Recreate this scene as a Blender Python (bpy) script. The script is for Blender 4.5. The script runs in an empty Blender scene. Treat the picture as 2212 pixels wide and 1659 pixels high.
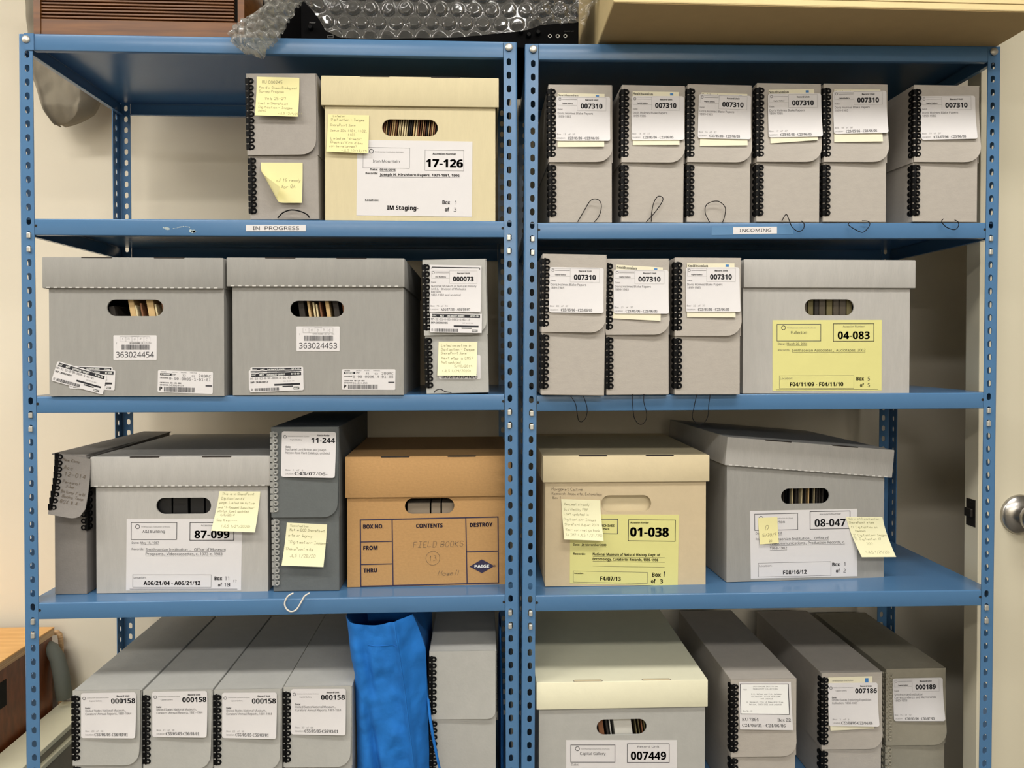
import bpy, bmesh, math, random
from mathutils import Vector, Matrix
random.seed(7)
scn = bpy.context.scene
COL = scn.collection

# ------------------------------------------------------------------ camera
IW, IH = 2212, 1659
FPX, PX0, PY0 = 1620.0, 1104.2, 773.4
CAM = Vector((0.84222, -1.41249, 1.30))
YAW, PIT, ROL = 0.0393, 0.01126, -0.00046
cy_, sy_, cp_, sp_ = math.cos(YAW), math.sin(YAW), math.cos(PIT), math.sin(PIT)
R0 = Vector((cy_, -sy_, 0)); U0 = Vector((sy_*sp_, cy_*sp_, cp_)); FW = Vector((sy_*cp_, cy_*cp_, -sp_))
RT = R0*math.cos(ROL) - U0*math.sin(ROL); UP = R0*math.sin(ROL) + U0*math.cos(ROL)
cd = bpy.data.cameras.new('camera'); cam = bpy.data.objects.new('camera', cd); COL.objects.link(cam)
cd.sensor_width = 36.0; cd.lens = FPX/IW*36.0
cd.shift_x = -(PX0-IW/2)/IW; cd.shift_y = (PY0-IH/2)/IW
cd.clip_start = 0.05
M = Matrix((RT, UP, -FW)).transposed().to_4x4(); M.translation = CAM
cam.matrix_world = M
scn.camera = cam

# ------------------------------------------------------------------ world, light, exposure
scn.view_settings.view_transform = 'Standard'; scn.view_settings.look = 'None'
scn.view_settings.gamma = 1; scn.view_settings.use_curve_mapping = False
scn.view_settings.exposure = 0.68
w = bpy.data.worlds.new('world'); scn.world = w; w.use_nodes = True
w.node_tree.nodes['Background'].inputs[0].default_value = (0.9, 0.95, 1, 1)
w.node_tree.nodes['Background'].inputs[1].default_value = 0.004
LIGHTS = [  # ceiling fluorescent fixtures and added fill panels: x, y, length x, width y, watts
    (-0.75, -0.95, 1.5, 0.30, 17), (1.45, -0.95, 1.2, 0.30, 15), (-2.3, -0.95, 1.2, 0.30, 16), (-0.2, -2.6, 1.5, 0.30, 22), (1.7, -2.6, 1.5, 0.30, 26),
    (-0.4, -5.9, 1.5, 0.30, 40), (1.7, -5.9, 1.5, 0.30, 46)]  # far pair, out of view, added as low fill for the shelves
CEIL = 2.75

# ------------------------------------------------------------------ helpers
def ray(px, py): return RT*((px-PX0)/FPX) + UP*((PY0-py)/FPX) + FW
def UY(px, py, y):
    d = ray(px, py); return CAM + d*((y-CAM.y)/d.y)
def UZ(px, py, z):
    d = ray(px, py); return CAM + d*((z-CAM.z)/d.z)

def srgb(r, g, b):
    f = lambda c: (c/255/12.92) if c <= 10 else ((c/255+.055)/1.055)**2.4
    return (f(r), f(g), f(b), 1)

MATS = {}
def mat(name, col, rough=.6, metal=0, noise=None, bump=None, spec=.5, coat=0, stretch=(1, 1, 1)):
    """principled material; noise=(scale, amount): mottled colour; bump=(scale, strength)"""
    m = bpy.data.materials.new(name); m.use_nodes = True; nt = m.node_tree
    b = nt.nodes['Principled BSDF']
    b.inputs['Base Color'].default_value = col; b.inputs['Roughness'].default_value = rough
    b.inputs['Metallic'].default_value = metal; b.inputs['Specular IOR Level'].default_value = spec
    b.inputs['Coat Weight'].default_value = coat
    tc = nt.nodes.new('ShaderNodeTexCoord'); mp = nt.nodes.new('ShaderNodeMapping')
    mp.inputs['Scale'].default_value = stretch
    nt.links.new(tc.outputs['Object'], mp.inputs[0])
    if noise:
        n = nt.nodes.new('ShaderNodeTexNoise'); n.inputs['Scale'].default_value = noise[0]
        n.inputs['Detail'].default_value = 6; n.inputs['Roughness'].default_value = .65
        nt.links.new(mp.outputs[0], n.inputs['Vector'])
        r = nt.nodes.new('ShaderNodeMapRange'); r.inputs[1].default_value = .3; r.inputs[2].default_value = .7
        r.inputs[3].default_value = 1-noise[1]; r.inputs[4].default_value = 1+noise[1]
        nt.links.new(n.outputs['Fac'], r.inputs[0])
        x = nt.nodes.new('ShaderNodeVectorMath'); x.operation = 'SCALE'; x.inputs[0].default_value = col[:3]
        nt.links.new(r.outputs[0], x.inputs['Scale']); nt.links.new(x.outputs[0], b.inputs['Base Color'])
    if bump:
        n2 = nt.nodes.new('ShaderNodeTexNoise'); n2.inputs['Scale'].default_value = bump[0]
        n2.inputs['Detail'].default_value = 4
        nt.links.new(mp.outputs[0], n2.inputs['Vector'])
        bp = nt.nodes.new('ShaderNodeBump'); bp.inputs['Strength'].default_value = bump[1]
        bp.inputs['Distance'].default_value = .002
        nt.links.new(n2.outputs['Fac'], bp.inputs['Height']); nt.links.new(bp.outputs[0], b.inputs['Normal'])
    MATS[name] = m
    return m

BLUE = mat('blue_enamel', srgb(76, 116, 156), .24, noise=(3, .04), bump=(60, .03), spec=.5)
SILVER = mat('zinc', srgb(200, 198, 190), .35, .6)
BOARD = mat('grey_board', srgb(170, 163, 154), .75, noise=(45, .045), bump=(260, .12), stretch=(1, 1, 2.5))
BOARDC = mat('cool_grey_board', srgb(169, 168, 163), .75, noise=(40, .04), bump=(200, .12))
CORRG = mat('grey_corrugated', srgb(147, 145, 140), .8, noise=(30, .05), bump=(120, .2), stretch=(3, 3, .6))
CORRL = mat('light_grey_corrugated', srgb(172, 169, 164), .8, noise=(30, .05), bump=(120, .25), stretch=(3, 3, .6))
DARKB = mat('dark_grey_board', srgb(92, 96, 96), .7, noise=(60, .06), bump=(260, .15))
OLIVE = mat('olive_grey_board', srgb(142, 136, 120), .75, noise=(60, .05), bump=(260, .15))
MIDC = mat('deep_grey_board', srgb(126, 121, 116), .75, noise=(60, .05), bump=(260, .15))  # the slim box's own darker grey
MIDB = mat('mid_grey_board', srgb(152, 146, 139), .75, noise=(60, .05), bump=(260, .15))
CREAM = mat('cream_board', srgb(204, 192, 156), .8, noise=(30, .03), bump=(90, .2), stretch=(3, 3, .6))
IVORY = mat('ivory_board', srgb(228, 224, 196), .8, noise=(30, .02), bump=(90, .12))
TAN = mat('tan_board', srgb(197, 179, 146), .8, noise=(30, .04), bump=(90, .15))
TANL = mat('light_tan_board', srgb(212, 196, 160), .8, noise=(30, .03), bump=(90, .15))
KRAFT = mat('kraft_board', srgb(178, 138, 88), .8, noise=(170, .07), bump=(150, .15), stretch=(1, 1, 1.7))
CARTON = mat('carton_board', srgb(214, 192, 142), .8, noise=(30, .03), bump=(90, .15))
PAPER = mat('white_paper', srgb(212, 209, 209), .6, noise=(20, .015), bump=(35, .12))
OLDP = mat('aged_paper', srgb(222, 216, 190), .6)
YEL = mat('yellow_paper', srgb(214, 209, 136), .6, noise=(20, .02), bump=(30, .2))
STICK = mat('sticky_paper', srgb(226, 218, 160), .7)
STICKP = mat('pale_sticky_paper', srgb(232, 228, 190), .7)
INK = mat('black_ink', srgb(22, 22, 30), .7)
NAVY = mat('navy_ink', srgb(44, 38, 66), .7)
GREYI = mat('grey_ink', srgb(120, 118, 118), .7)
MIDI = mat('dark_grey_ink', srgb(72, 71, 74), .7)
BLUEI = mat('blue_ink', srgb(60, 120, 180), .7)
PENCIL = mat('pencil', srgb(150, 146, 110), .7)
PENCILD = mat('pencil_dark', srgb(96, 84, 70), .7)
WHITE = mat('white_print', srgb(235, 235, 232), .6)
BLACKP = mat('black_plastic', srgb(9, 9, 10), .5, spec=.12)
CLEARP = mat('grey_plastic', srgb(150, 150, 146), .3)
STRING = mat('black_elastic', srgb(12, 12, 14), .6, spec=.15)
STRINGW = mat('white_elastic', srgb(216, 210, 200), .6)
TAPE = mat('clear_tape', srgb(88, 128, 166), .2)
RESID = mat('tape_residue', srgb(170, 185, 185), .6)
WALL = mat('wall_paint', srgb(228, 219, 200), .85, noise=(4, .01), bump=(300, .06))
DOORM = mat('door_paint', srgb(208, 200, 177), .5, noise=(3, .01), bump=(200, .04))
STEEL = mat('brushed_steel', srgb(176, 172, 166), .28, 1)
DARKM = mat('dark_metal', srgb(58, 54, 50), .4, .8)
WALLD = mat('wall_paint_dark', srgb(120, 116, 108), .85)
CEILM = mat('ceiling_tile', srgb(200, 198, 192), .9, noise=(80, .03))
FLOORM = mat('floor_tile', srgb(92, 88, 82), .5, noise=(12, .06))
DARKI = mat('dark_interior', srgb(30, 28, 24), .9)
CLOTHG = mat('grey_cloth', srgb(142, 134, 118), .9, noise=(12, .05), bump=(300, .1))
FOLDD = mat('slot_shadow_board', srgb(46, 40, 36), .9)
BLACKH = mat('black_housing', srgb(12, 12, 13), .8, spec=.05)
UNDER = mat('shade_brown_underside', srgb(172, 146, 100), .85, noise=(30, .03))  # carton board darkened to hold the shade under the overhang
DASH = mat('torn_fibre', srgb(194, 191, 186), .8)
DARKC = mat('dark_grey_pad', srgb(104, 108, 100), .8)
BAGB = mat('blue_fabric', srgb(14, 104, 184), .85, noise=(22, .10), bump=(45, 1.0))

def woodmat(name, c1, c2, sc, stretch):
    m = bpy.data.materials.new(name); m.use_nodes = True; nt = m.node_tree; b = nt.nodes['Principled BSDF']
    tc = nt.nodes.new('ShaderNodeTexCoord'); mp = nt.nodes.new('ShaderNodeMapping'); mp.inputs['Scale'].default_value = stretch
    n = nt.nodes.new('ShaderNodeTexNoise'); n.inputs['Scale'].default_value = sc; n.inputs['Detail'].default_value = 8
    cr = nt.nodes.new('ShaderNodeValToRGB'); cr.color_ramp.elements[0].color = c1; cr.color_ramp.elements[1].color = c2
    cr.color_ramp.elements[0].position = .35; cr.color_ramp.elements[1].position = .65
    nt.links.new(tc.outputs['Object'], mp.inputs[0]); nt.links.new(mp.outputs[0], n.inputs['Vector'])
    nt.links.new(n.outputs['Fac'], cr.inputs[0]); nt.links.new(cr.outputs[0], b.inputs['Base Color'])
    b.inputs['Roughness'].default_value = .4
    return m
WOOD = woodmat('walnut_veneer', srgb(90, 52, 18), srgb(122, 76, 32), 6, (1, 4, 14))
PLY = woodmat('birch_ply', srgb(222, 166, 96), srgb(236, 184, 112), 5, (2, 14, 2))
PLYE = woodmat('ply_edge', srgb(176, 136, 92), srgb(214, 178, 132), 5, (1, 1, 120))
PLYD = woodmat('stained_ply', srgb(96, 50, 22), srgb(122, 66, 32), 6, (4, 14, 4))

def tag(o, label=None, cat=None, group=None, kind=None):
    if label: o['label'] = label
    if cat: o['category'] = cat
    if group: o['group'] = group
    if kind: o['kind'] = kind
    return o
def empty(name, loc=(0, 0, 0), rot=(0, 0, 0), **k):
    o = bpy.data.objects.new(name, None); COL.objects.link(o); o.empty_display_size = .05
    o.location = loc; o.rotation_euler = rot
    o['_m'] = 0; del o['_m']
    return tag(o, **k)
def root_m(o):
    return Matrix.Translation(o.location) @ o.rotation_euler.to_matrix().to_4x4()

class MB:
    """collects faces with a material slot each and links them as one mesh object"""
    def __init__(s): s.v, s.f, s.m = [], [], []
    def add(s, vs, fs, mi=0):
        o = len(s.v); s.v += [tuple(v) for v in vs]; s.f += [tuple(i+o for i in f) for f in fs]; s.m += [mi]*len(fs); return s
    def quad(s, a, b, c, d, mi=0): return s.add([a, b, c, d], [(0, 1, 2, 3)], mi)
    def box(s, x0, x1, y0, y1, z0, z1, mi=0, bev=0, seg=2):
        vs = [(x, y, z) for x in (x0, x1) for y in (y0, y1) for z in (z0, z1)]
        fs = [(0, 1, 3, 2), (4, 6, 7, 5), (0, 4, 5, 1), (2, 3, 7, 6), (0, 2, 6, 4), (1, 5, 7, 3)]
        if bev:
            bm = bmesh.new(); bv = [bm.verts.new(v) for v in vs]
            for f in fs: bm.faces.new([bv[i] for i in f])
            bmesh.ops.bevel(bm, geom=bm.edges[:], offset=bev, segments=seg, affect='EDGES', profile=.5)
            bm.verts.index_update()
            vs = [v.co[:] for v in bm.verts]; fs = [tuple(v.index for v in f.verts) for f in bm.faces]; bm.free()
        return s.add(vs, fs, mi)
    def prism(s, pts, a, b, axis='y', mi=0):
        """pts: 2D outline; extruded from a to b along axis (y: pts are x,z; x: pts are y,z; z: pts are x,y)"""
        def P(p, t): return {'y': (p[0], t, p[1]), 'x': (t, p[0], p[1]), 'z': (p[0], p[1], t)}[axis]
        n = len(pts); vs = [P(p, a) for p in pts] + [P(p, b) for p in pts]
        fs = [tuple(range(n)), tuple(reversed(range(n, 2*n)))] + [(i, i+n, (i+1) % n+n, (i+1) % n) for i in range(n)]
        return s.add(vs, fs, mi)
    def tube(s, path, r, n=6, mi=0, cap=True):
        path = [Vector(p) for p in path]; vs = []; m = len(path); up = Vector((.13, .21, .97))
        for i, p in enumerate(path):
            t = (path[min(i+1, m-1)] - path[max(i-1, 0)]).normalized()
            a = t.cross(up).normalized(); b = t.cross(a); rr = r[i] if isinstance(r, (list, tuple)) else r
            for k in range(n):
                an = 2*math.pi*k/n; vs.append(p + a*rr*math.cos(an) + b*rr*math.sin(an))
        fs = [(i*n+k, i*n+(k+1) % n, (i+1)*n+(k+1) % n, (i+1)*n+k) for i in range(m-1) for k in range(n)]
        if cap: fs += [tuple(range(n)), tuple(range((m-1)*n, m*n))]
        return s.add(vs, fs, mi)
    def torus(s, c, R, r, plane='xz', n=12, k=5, sz=1, mi=0):
        vs = []
        for i in range(n):
            a = 2*math.pi*i/n
            for j in range(k):
                b = 2*math.pi*j/k; q = R + r*math.cos(b); h = r*math.sin(b)
                u, v = q*math.cos(a), q*math.sin(a)*sz
                vs.append((c[0]+u, c[1]+h, c[2]+v) if plane == 'xz' else (c[0]+h, c[1]+u, c[2]+v))
        fs = [(i*k+j, ((i+1) % n)*k+j, ((i+1) % n)*k+(j+1) % k, i*k+(j+1) % k) for i in range(n) for j in range(k)]
        return s.add(vs, fs, mi)
    def lathe(s, prof, c, axis='y', n=32, mi=0):
        """prof: (radius, height along axis)"""
        vs = []
        for (r, h) in prof:
            for i in range(n):
                a = 2*math.pi*i/n; u, v = r*math.cos(a), r*math.sin(a)
                vs.append((c[0]+u, c[1]+h, c[2]+v) if axis == 'y' else ((c[0]+u, c[1]+v, c[2]+h) if axis == 'z' else (c[0]+h, c[1]+u, c[2]+v)))
        m = len(prof)
        fs = [(i*n+k, i*n+(k+1) % n, (i+1)*n+(k+1) % n, (i+1)*n+k) for i in range(m-1) for k in range(n)]
        fs += [tuple(range(n)), tuple(range((m-1)*n, m*n))]
        return s.add(vs, fs, mi)
    def cell(s, x0, x1, z0, z1, y0, y1, hole=None, mp=None, mi=0, N=20):
        """plate cell in the xz plane between y0 and y1, with a stadium hole (cx, cz, w, h); mp remaps a point"""
        mp = mp or (lambda x, y, z: (x, y, z))
        if not hole:
            vs = [mp(x, y, z) for y in (y0, y1) for (x, z) in ((x0, z0), (x1, z0), (x1, z1), (x0, z1))]
            return s.add(vs, [(0, 1, 2, 3), (7, 6, 5, 4), (0, 4, 5, 1), (1, 5, 6, 2), (2, 6, 7, 3), (3, 7, 4, 0)], mi)
        cx, cz, w, h = hole; ang = [math.atan2(z-cz, x-cx) for (x, z) in ((x0, z0), (x1, z0), (x1, z1), (x0, z1))]
        r = min(w, h)/2; ex, ez = max(0, w/2-r), max(0, h/2-r)
        per = [math.atan2(r*math.sin(t)+math.copysign(ez, math.sin(t)), r*math.cos(t)+math.copysign(ex, math.cos(t))) for t in [2*math.pi*(i+.5)/N for i in range(N)]+[math.pi/2*i+e_ for i in range(4) for e_ in (-1e-4, 1e-4)]]
        ang = sorted(a % (2*math.pi) for a in ang + per)
        inn, out = [], []
        for a in ang:
            dx, dz = math.cos(a), math.sin(a); t = 1e9
            if dx > 1e-9: t = min(t, (x1-cx)/dx)
            if dx < -1e-9: t = min(t, (x0-cx)/dx)
            if dz > 1e-9: t = min(t, (z1-cz)/dz)
            if dz < -1e-9: t = min(t, (z0-cz)/dz)
            out.append((cx+dx*t, cz+dz*t))
            sx, sz = (ex if dx > 0 else -ex), (ez if dz > 0 else -ez)
            # ray/stadium: flat sides first, then the end circles
            if ex > 0 and abs(dz) > 1e-9 and abs(dx/abs(dz)*r) <= ex: q = (dx/abs(dz)*r, math.copysign(r, dz))
            elif ez > 0 and abs(dx) > 1e-9 and abs(dz/abs(dx)*r) <= ez: q = (math.copysign(r, dx), dz/abs(dx)*r)
            else:
                bb = dx*sx*(ex > 0) + dz*sz*(ez > 0); px_, pz_ = sx*(ex > 0), sz*(ez > 0)
                tt = bb + math.sqrt(max(0, bb*bb - (px_**2+pz_**2) + r*r)); q = (dx*tt, dz*tt)
            inn.append((cx+q[0], cz+q[1]))
        n = len(ang); vs = []
        for y in (y0, y1):
            vs += [mp(x, y, z) for (x, z) in out]; vs += [mp(x, y, z) for (x, z) in inn]
        fs = []
        for i in range(n):
            j = (i+1) % n
            fs.append((i, j, n+j, n+i)); fs.append((2*n+j, 2*n+i, 3*n+i, 3*n+j)); fs.append((n+i, n+j, 3*n+j, 3*n+i))
            fs.append((j, i, 2*n+i, 2*n+j))
        return s.add(vs, fs, mi)
    def build(s, name, mats, parent=None, inv=None, smooth=False, label=None, autos=None):
        me = bpy.data.meshes.new(name)
        vs = [tuple(inv @ Vector(v)) for v in s.v] if inv else s.v
        me.from_pydata(vs, [], s.f)
        for m in (mats if isinstance(mats, (list, tuple)) else [mats]): me.materials.append(m)
        me.polygons.foreach_set('material_index', s.m)
        if smooth: me.polygons.foreach_set('use_smooth', [True]*len(s.f))
        me.validate(); me.update()
        if autos:
            bm = bmesh.new(); bm.from_mesh(me)
            bmesh.ops.recalc_face_normals(bm, faces=bm.faces)
            for e in bm.edges:
                e.smooth = not (len(e.link_faces) == 2 and e.calc_face_angle(0) > autos)
            for f in bm.faces: f.smooth = True
            bm.to_mesh(me); bm.free()
        else:
            bm = bmesh.new(); bm.from_mesh(me); bmesh.ops.recalc_face_normals(bm, faces=bm.faces); bm.to_mesh(me); bm.free()
        o = bpy.data.objects.new(name, me); COL.objects.link(o)
        if parent is not None: o.parent = parent
        if label: o['label'] = label
        return o

# ------------------------------------------------------------------ lettering
def loadf(fn):
    try:
        import os
        p = os.path.join(bpy.utils.resource_path('LOCAL'), 'datafiles', 'fonts', fn)
        return bpy.data.fonts.load(p)
    except Exception: return None
MATHF = loadf('NotoSansMath-Regular.woff2')
FONT = {'i': MATHF, 'm': loadf('DejaVuSansMono.woff2'), 'v': MATHF, 's': MATHF}
def alph(t, up, lo, dg):   # bold sans and bold serif live in the mathematical alphabets of the same font
    return ''.join(chr(up+ord(c)-65) if 'A' <= c <= 'Z' else chr(lo+ord(c)-97) if 'a' <= c <= 'z' else chr(dg+ord(c)-48) if '0' <= c <= '9' else c for c in t)
TCACHE = {}
def glyphs(s, font, bold):
    """(verts2d, faces, width) with cap height 1 and the origin on the baseline"""
    k = (s, font, bold)
    if k in TCACHE: return TCACHE[k]
    if MATHF:
        if font == 's': s = alph(s, 0x1D400, 0x1D41A, 0x1D7CE)
        elif font in 'iv' and bold > .01: s = alph(s, 0x1D5D4, 0x1D5EE, 0x1D7EC); bold = 0 if bold == .011 else .015 if bold < .05 else .03
    def raw(t):
        c = bpy.data.curves.new('lettering', 'FONT'); c.body = t; c.size = 1; c.resolution_u = 2
        if FONT.get(font): c.font = FONT[font]
        c.fill_mode = 'FRONT' if hasattr(c, 'fill_mode') else c.fill_mode
        o = bpy.data.objects.new('lettering', c)
        me = bpy.data.meshes.new_from_object(o)
        vs = [(v.co.x, v.co.y) for v in me.vertices]; fs = [tuple(p.vertices) for p in me.polygons]
        bpy.data.objects.remove(o); bpy.data.curves.remove(c); bpy.data.meshes.remove(me)
        return vs, fs
    if ('cap', font) not in TCACHE:
        TCACHE[('cap', font)] = max(y for x, y in raw('H')[0])
    cap = TCACHE[('cap', font)]; vs, fs = raw(s)
    if not vs: r = ([], [], 0)
    else:
        x0 = min(x for x, y in vs); x1 = max(x for x, y in vs)
        V = [((x-x0)/cap, y/cap) for x, y in vs]; F_ = list(fs)
        if bold > .01:
            n = len(V); V2, F2 = [], []
            for q, (ox, oy) in enumerate(((-1, -.5), (1, -.5), (1, .5), (-1, .5), (0, 0))):
                V2 += [(x+ox*bold, y+oy*bold) for x, y in V]; F2 += [tuple(i+n*q for i in f) for f in F_]
            V, F_ = V2, F2
        r = (V, F_, (x1-x0)/cap)
    TCACHE[k] = r; return r
# single stroke hand: digit pairs x,y on a 0-4 by 0-8 grid, baseline at y 2, '|' lifts the pen
HAND = dict(
 a='453505030232|4542', b='0802|0405354433221202', c='4415040312324', d='4842|4535050302 3243', e='0444352505030232 43', f='48373202|0545',
 g='4535050302 32|45411000', h='0802|04254542', i='2522|2727', j='2520 00|2727', k='0802|4503|1442', l='2822', m='0502|0425 22|25454 2', n='0502|04254542',
 o='150403123243441535', p='0500|04354432 02', q='45350503 3243|4540', r='0502|043545', s='453505044433 3202', t='2823 3242|0646', u='0503123242 |4542', v='052245',
 w='051222 253245', x='0542|4502', y='0522|4510 00', z='05450242',
 A='022842|1434', B='020838473624|0535454332 02|0525', C='473818060412 3243', D='0208384744320 2', E='48080242|0535', F='480802|0535', G='4718060412324 424', H='0802|4842|0545',
 I='0848|2822|0242', J='48 4322 1203', K='0802|4805|0542', L='080242', M='0208254842', N='02084248', O='180604123244463818', P='0208384736350 5', Q='18060412324446 3818|2441',
 R='020838473605|2542', S='4738180706354432120 3', T='0848|2822', U='080312324348', V='082248', W='0812253248', X='0842|4802', Y='0825|4825|2522', Z='08480242')
HAND.update({'0': '180604123244463818', '1': '162822', '2': '071838475024 0242'.replace('50', '46'), '3': '0838 2544331202', '4': '3832|38 0444', '5': '480805354432 1202', '6': '38180412324434 05',
 '7': '084822', '8': '1807163544321203 1435463818', '9': '4535 0617384642', '-': '0545', '/': '4801', '.': '2222', ',': '2211', '(': '38161432', ')': '08262402', '?': '0718384624|2222', '"': '1816|3836',
 "'": '2826', ':': '2525|2222', '#': '1812|3832|0646|0444', '~': '04153445'})
class Surf:
    """a sheet on a box: four corners in box space, width and height in picture pixels, optional curl away from the box"""
    def __init__(s, root, quad, w=None, h=None, off=.0006, yl=0.0, curl=0.0, skew=0.0):
        inv = root_m(root).inverted(); o = inv @ CAM; c = []
        for (px, py) in quad:
            d = inv.to_3x3() @ ray(px, py); t = (yl-o.y)/d.y; c.append(o+d*t)
        s.c = c; s.off = off; s.curl = curl; s.skew = skew
        L = lambda a, b: math.hypot(quad[a][0]-quad[b][0], quad[a][1]-quad[b][1])
        s.w = w or (L(0, 1)+L(3, 2))/2; s.h = h or (L(0, 3)+L(1, 2))/2
    def P(s, x, y, extra=0):
        u, v = x/s.w, y/s.h
        p = (s.c[0]*(1-u)+s.c[1]*u)*(1-v) + (s.c[3]*(1-u)+s.c[2]*u)*v
        e = s.off + extra
        if s.curl and v > .18: e += s.curl*((v-.18)/.82)**1.7*(1+s.skew*(u-.5)*2)
        return (p.x, p.y-e, p.z)
    def paper(s, name, root, m, rad=0, label=None):
        b = MB()
        if s.curl:
            nx, ny = 6, 10
            vs = [s.P(s.w*i/nx, s.h*j/ny) for j in range(ny+1) for i in range(nx+1)]
            b.add(vs, [(j*(nx+1)+i, j*(nx+1)+i+1, (j+1)*(nx+1)+i+1, (j+1)*(nx+1)+i) for j in range(ny) for i in range(nx)])
        else:
            pts = []
            for (cx, cy, a0) in ((rad, rad, 180), (s.w-rad, rad, 270), (s.w-rad, s.h-rad, 0), (rad, s.h-rad, 90)):
                for k in range(5 if rad else 1):
                    a = math.radians(a0 + 22.5*k); pts.append((cx+rad*math.cos(a), cy+rad*math.sin(a)))
            n = len(pts); vs = [s.P(x, y) for x, y in pts] + [s.P(x, y, -s.off*.8) for x, y in pts]
            b.add(vs, [tuple(range(n))] + [(i, (i+1) % n, (i+1) % n+n, i+n) for i in range(n)])
        o = b.build(name, m, root, smooth=bool(s.curl))
        if label: o['label'] = label
        return o
    def print(s, name, parent, items, mats=None):
        mats = mats or [INK, GREYI, WHITE, BLUEI, MIDI]; b = MB(); e = .0003
        def line(x0, y0, x1, y1, lw, mi, ex=e):
            if s.curl and abs(y1-y0) > 7:
                xm, ym = (x0+x1)/2, (y0+y1)/2; line(x0, y0, xm, ym, lw, mi, ex); line(xm, ym, x1, y1, lw, mi, ex); return
            dx, dy = x1-x0, y1-y0; L = math.hypot(dx, dy) or 1e-6; nx, ny = -dy/L*lw/2, dx/L*lw/2
            b.quad(s.P(x0+nx, y0+ny, ex), s.P(x1+nx, y1+ny, ex), s.P(x1-nx, y1-ny, ex), s.P(x0-nx, y0-ny, ex), mi)
        for it in items:
            k = it[0]
            if k == 't':   # t, text, x, y centre, cap, align, style, width, slot
                _, tx, x, y, cap, al, st = it[:7]; wd = it[7] if len(it) > 7 else None; mi = it[8] if len(it) > 8 else 0
                bold = {'b': .04, 'B': .062, 'n': 0, 'l': 0}[st[1]] if len(st) > 1 else 0
                if mi == 2 and bold: bold = .011
                vs, fs, gw = glyphs(tx, st[0], bold)
                if not vs: continue
                sx = (wd/gw) if wd else cap
                if wd is None and st[0] == 'i': sx = cap*.95
                X0 = x - (gw*sx if al == 'r' else gw*sx/2 if al == 'c' else 0)
                b.add([s.P(X0+vx*sx, y+cap/2-vy*cap, e*(2 if mi == 2 else 1)) for vx, vy in vs], fs, mi)
            elif k == 'r':
                _, x0, y0, x1, y1, lw = it[:6]; mi = it[6] if len(it) > 6 else 0
                for a in ((x0-lw/2, y0, x1+lw/2, y0), (x0-lw/2, y1, x1+lw/2, y1), (x0, y0, x0, y1), (x1, y0, x1, y1)): line(*a, lw, mi)
            elif k == 'l':
                line(*it[1:6], it[6] if len(it) > 6 else 0)
            elif k == 'f':
                _, x0, y0, x1, y1 = it[:5]; mi = it[5] if len(it) > 5 else 0
                nq = max(1, int((y1-y0)/4)) if s.curl else 1
                for q in range(nq):
                    ya, yb = y0+(y1-y0)*q/nq, y0+(y1-y0)*(q+1)/nq
                    b.quad(*[s.P(x_, y_, e*.4) for x_, y_ in ((x0, ya), (x1, ya), (x1, yb), (x0, yb))], mi)
            elif k == 'p':
                pts = it[1]; n = len(pts); b.add([s.P(x, y, e) for x, y in pts], [tuple(range(n))], it[2])
            elif k == 'o':
                _, cx, cy, r, lw = it[:5]; mi = it[5] if len(it) > 5 else 4; n = 20
                for i in range(n):
                    a, c = 2*math.pi*i/n, 2*math.pi*(i+1)/n
                    q = [(cx+(r+d)*math.cos(t), cy+(r+d)*math.sin(t)) for t, d in ((a, -lw/2), (c, -lw/2), (c, lw/2), (a, lw/2))]
                    b.quad(*[s.P(x, y, e) for x, y in q], mi)
            elif k == 'bar':
                _, x0, y0, x1, y1 = it[:5]; rr = random.Random(int(x0*7+y0*13)); x = x0
                while x < x1:
                    ww = rr.choice((.5, .5, .8, 1.1)); b.quad(s.P(x, y0, e), s.P(x+ww, y0, e), s.P(x+ww, y1, e), s.P(x, y1, e), 0); x += ww+rr.choice((.5, .6, 1.0))
            elif k == 'h':  # handwriting: h, text, x, baseline y, cap height, slant, stroke, slot
                _, tx, x, y, cap, sl, lw = it[:7]; mi = it[7] if len(it) > 7 else 0; u = cap/6.0; rr = random.Random(len(tx)*31+int(x*3+y))
                for ch in tx:
                    if ch == ' ': x += 3.2*u; continue
                    low = ch.islower(); sc = .82 if low else .9
                    g = HAND.get(ch, '0545').replace(' ', ''); jy = rr.uniform(-.35, .35)*u
                    for st in g.split('|'):
                        pts = [(int(st[i])*sc, int(st[i+1])-2) for i in range(0, len(st)-1, 2)]
                        q = [(x+px_*u+py_*u*sl+rr.uniform(-.25, .25)*u, y-py_*u+jy+rr.uniform(-.25, .25)*u) for px_, py_ in pts]
                        if len(q) == 1: q.append((q[0][0]+.4*u, q[0][1]))
                        for p0, p1 in zip(q, q[1:]):
                            if p0 == p1: p1 = (p0[0]+.4*u, p0[1]+.2*u)
                            line(*p0, *p1, lw, mi)
                    x += (2.6 if ch in 'il.,:\'' else 4.6 if low else 5.2)*u
        if b.v: return b.build(name, mats, parent)

def rectq(x, y, w, h, deg=0):
    a = math.radians(deg); c, s_ = math.cos(a), math.sin(a)
    f = lambda u, v: (x+u*c-v*s_, y+u*s_+v*c)
    return [f(0, 0), f(w, 0), f(w, h), f(0, h)]

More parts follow.
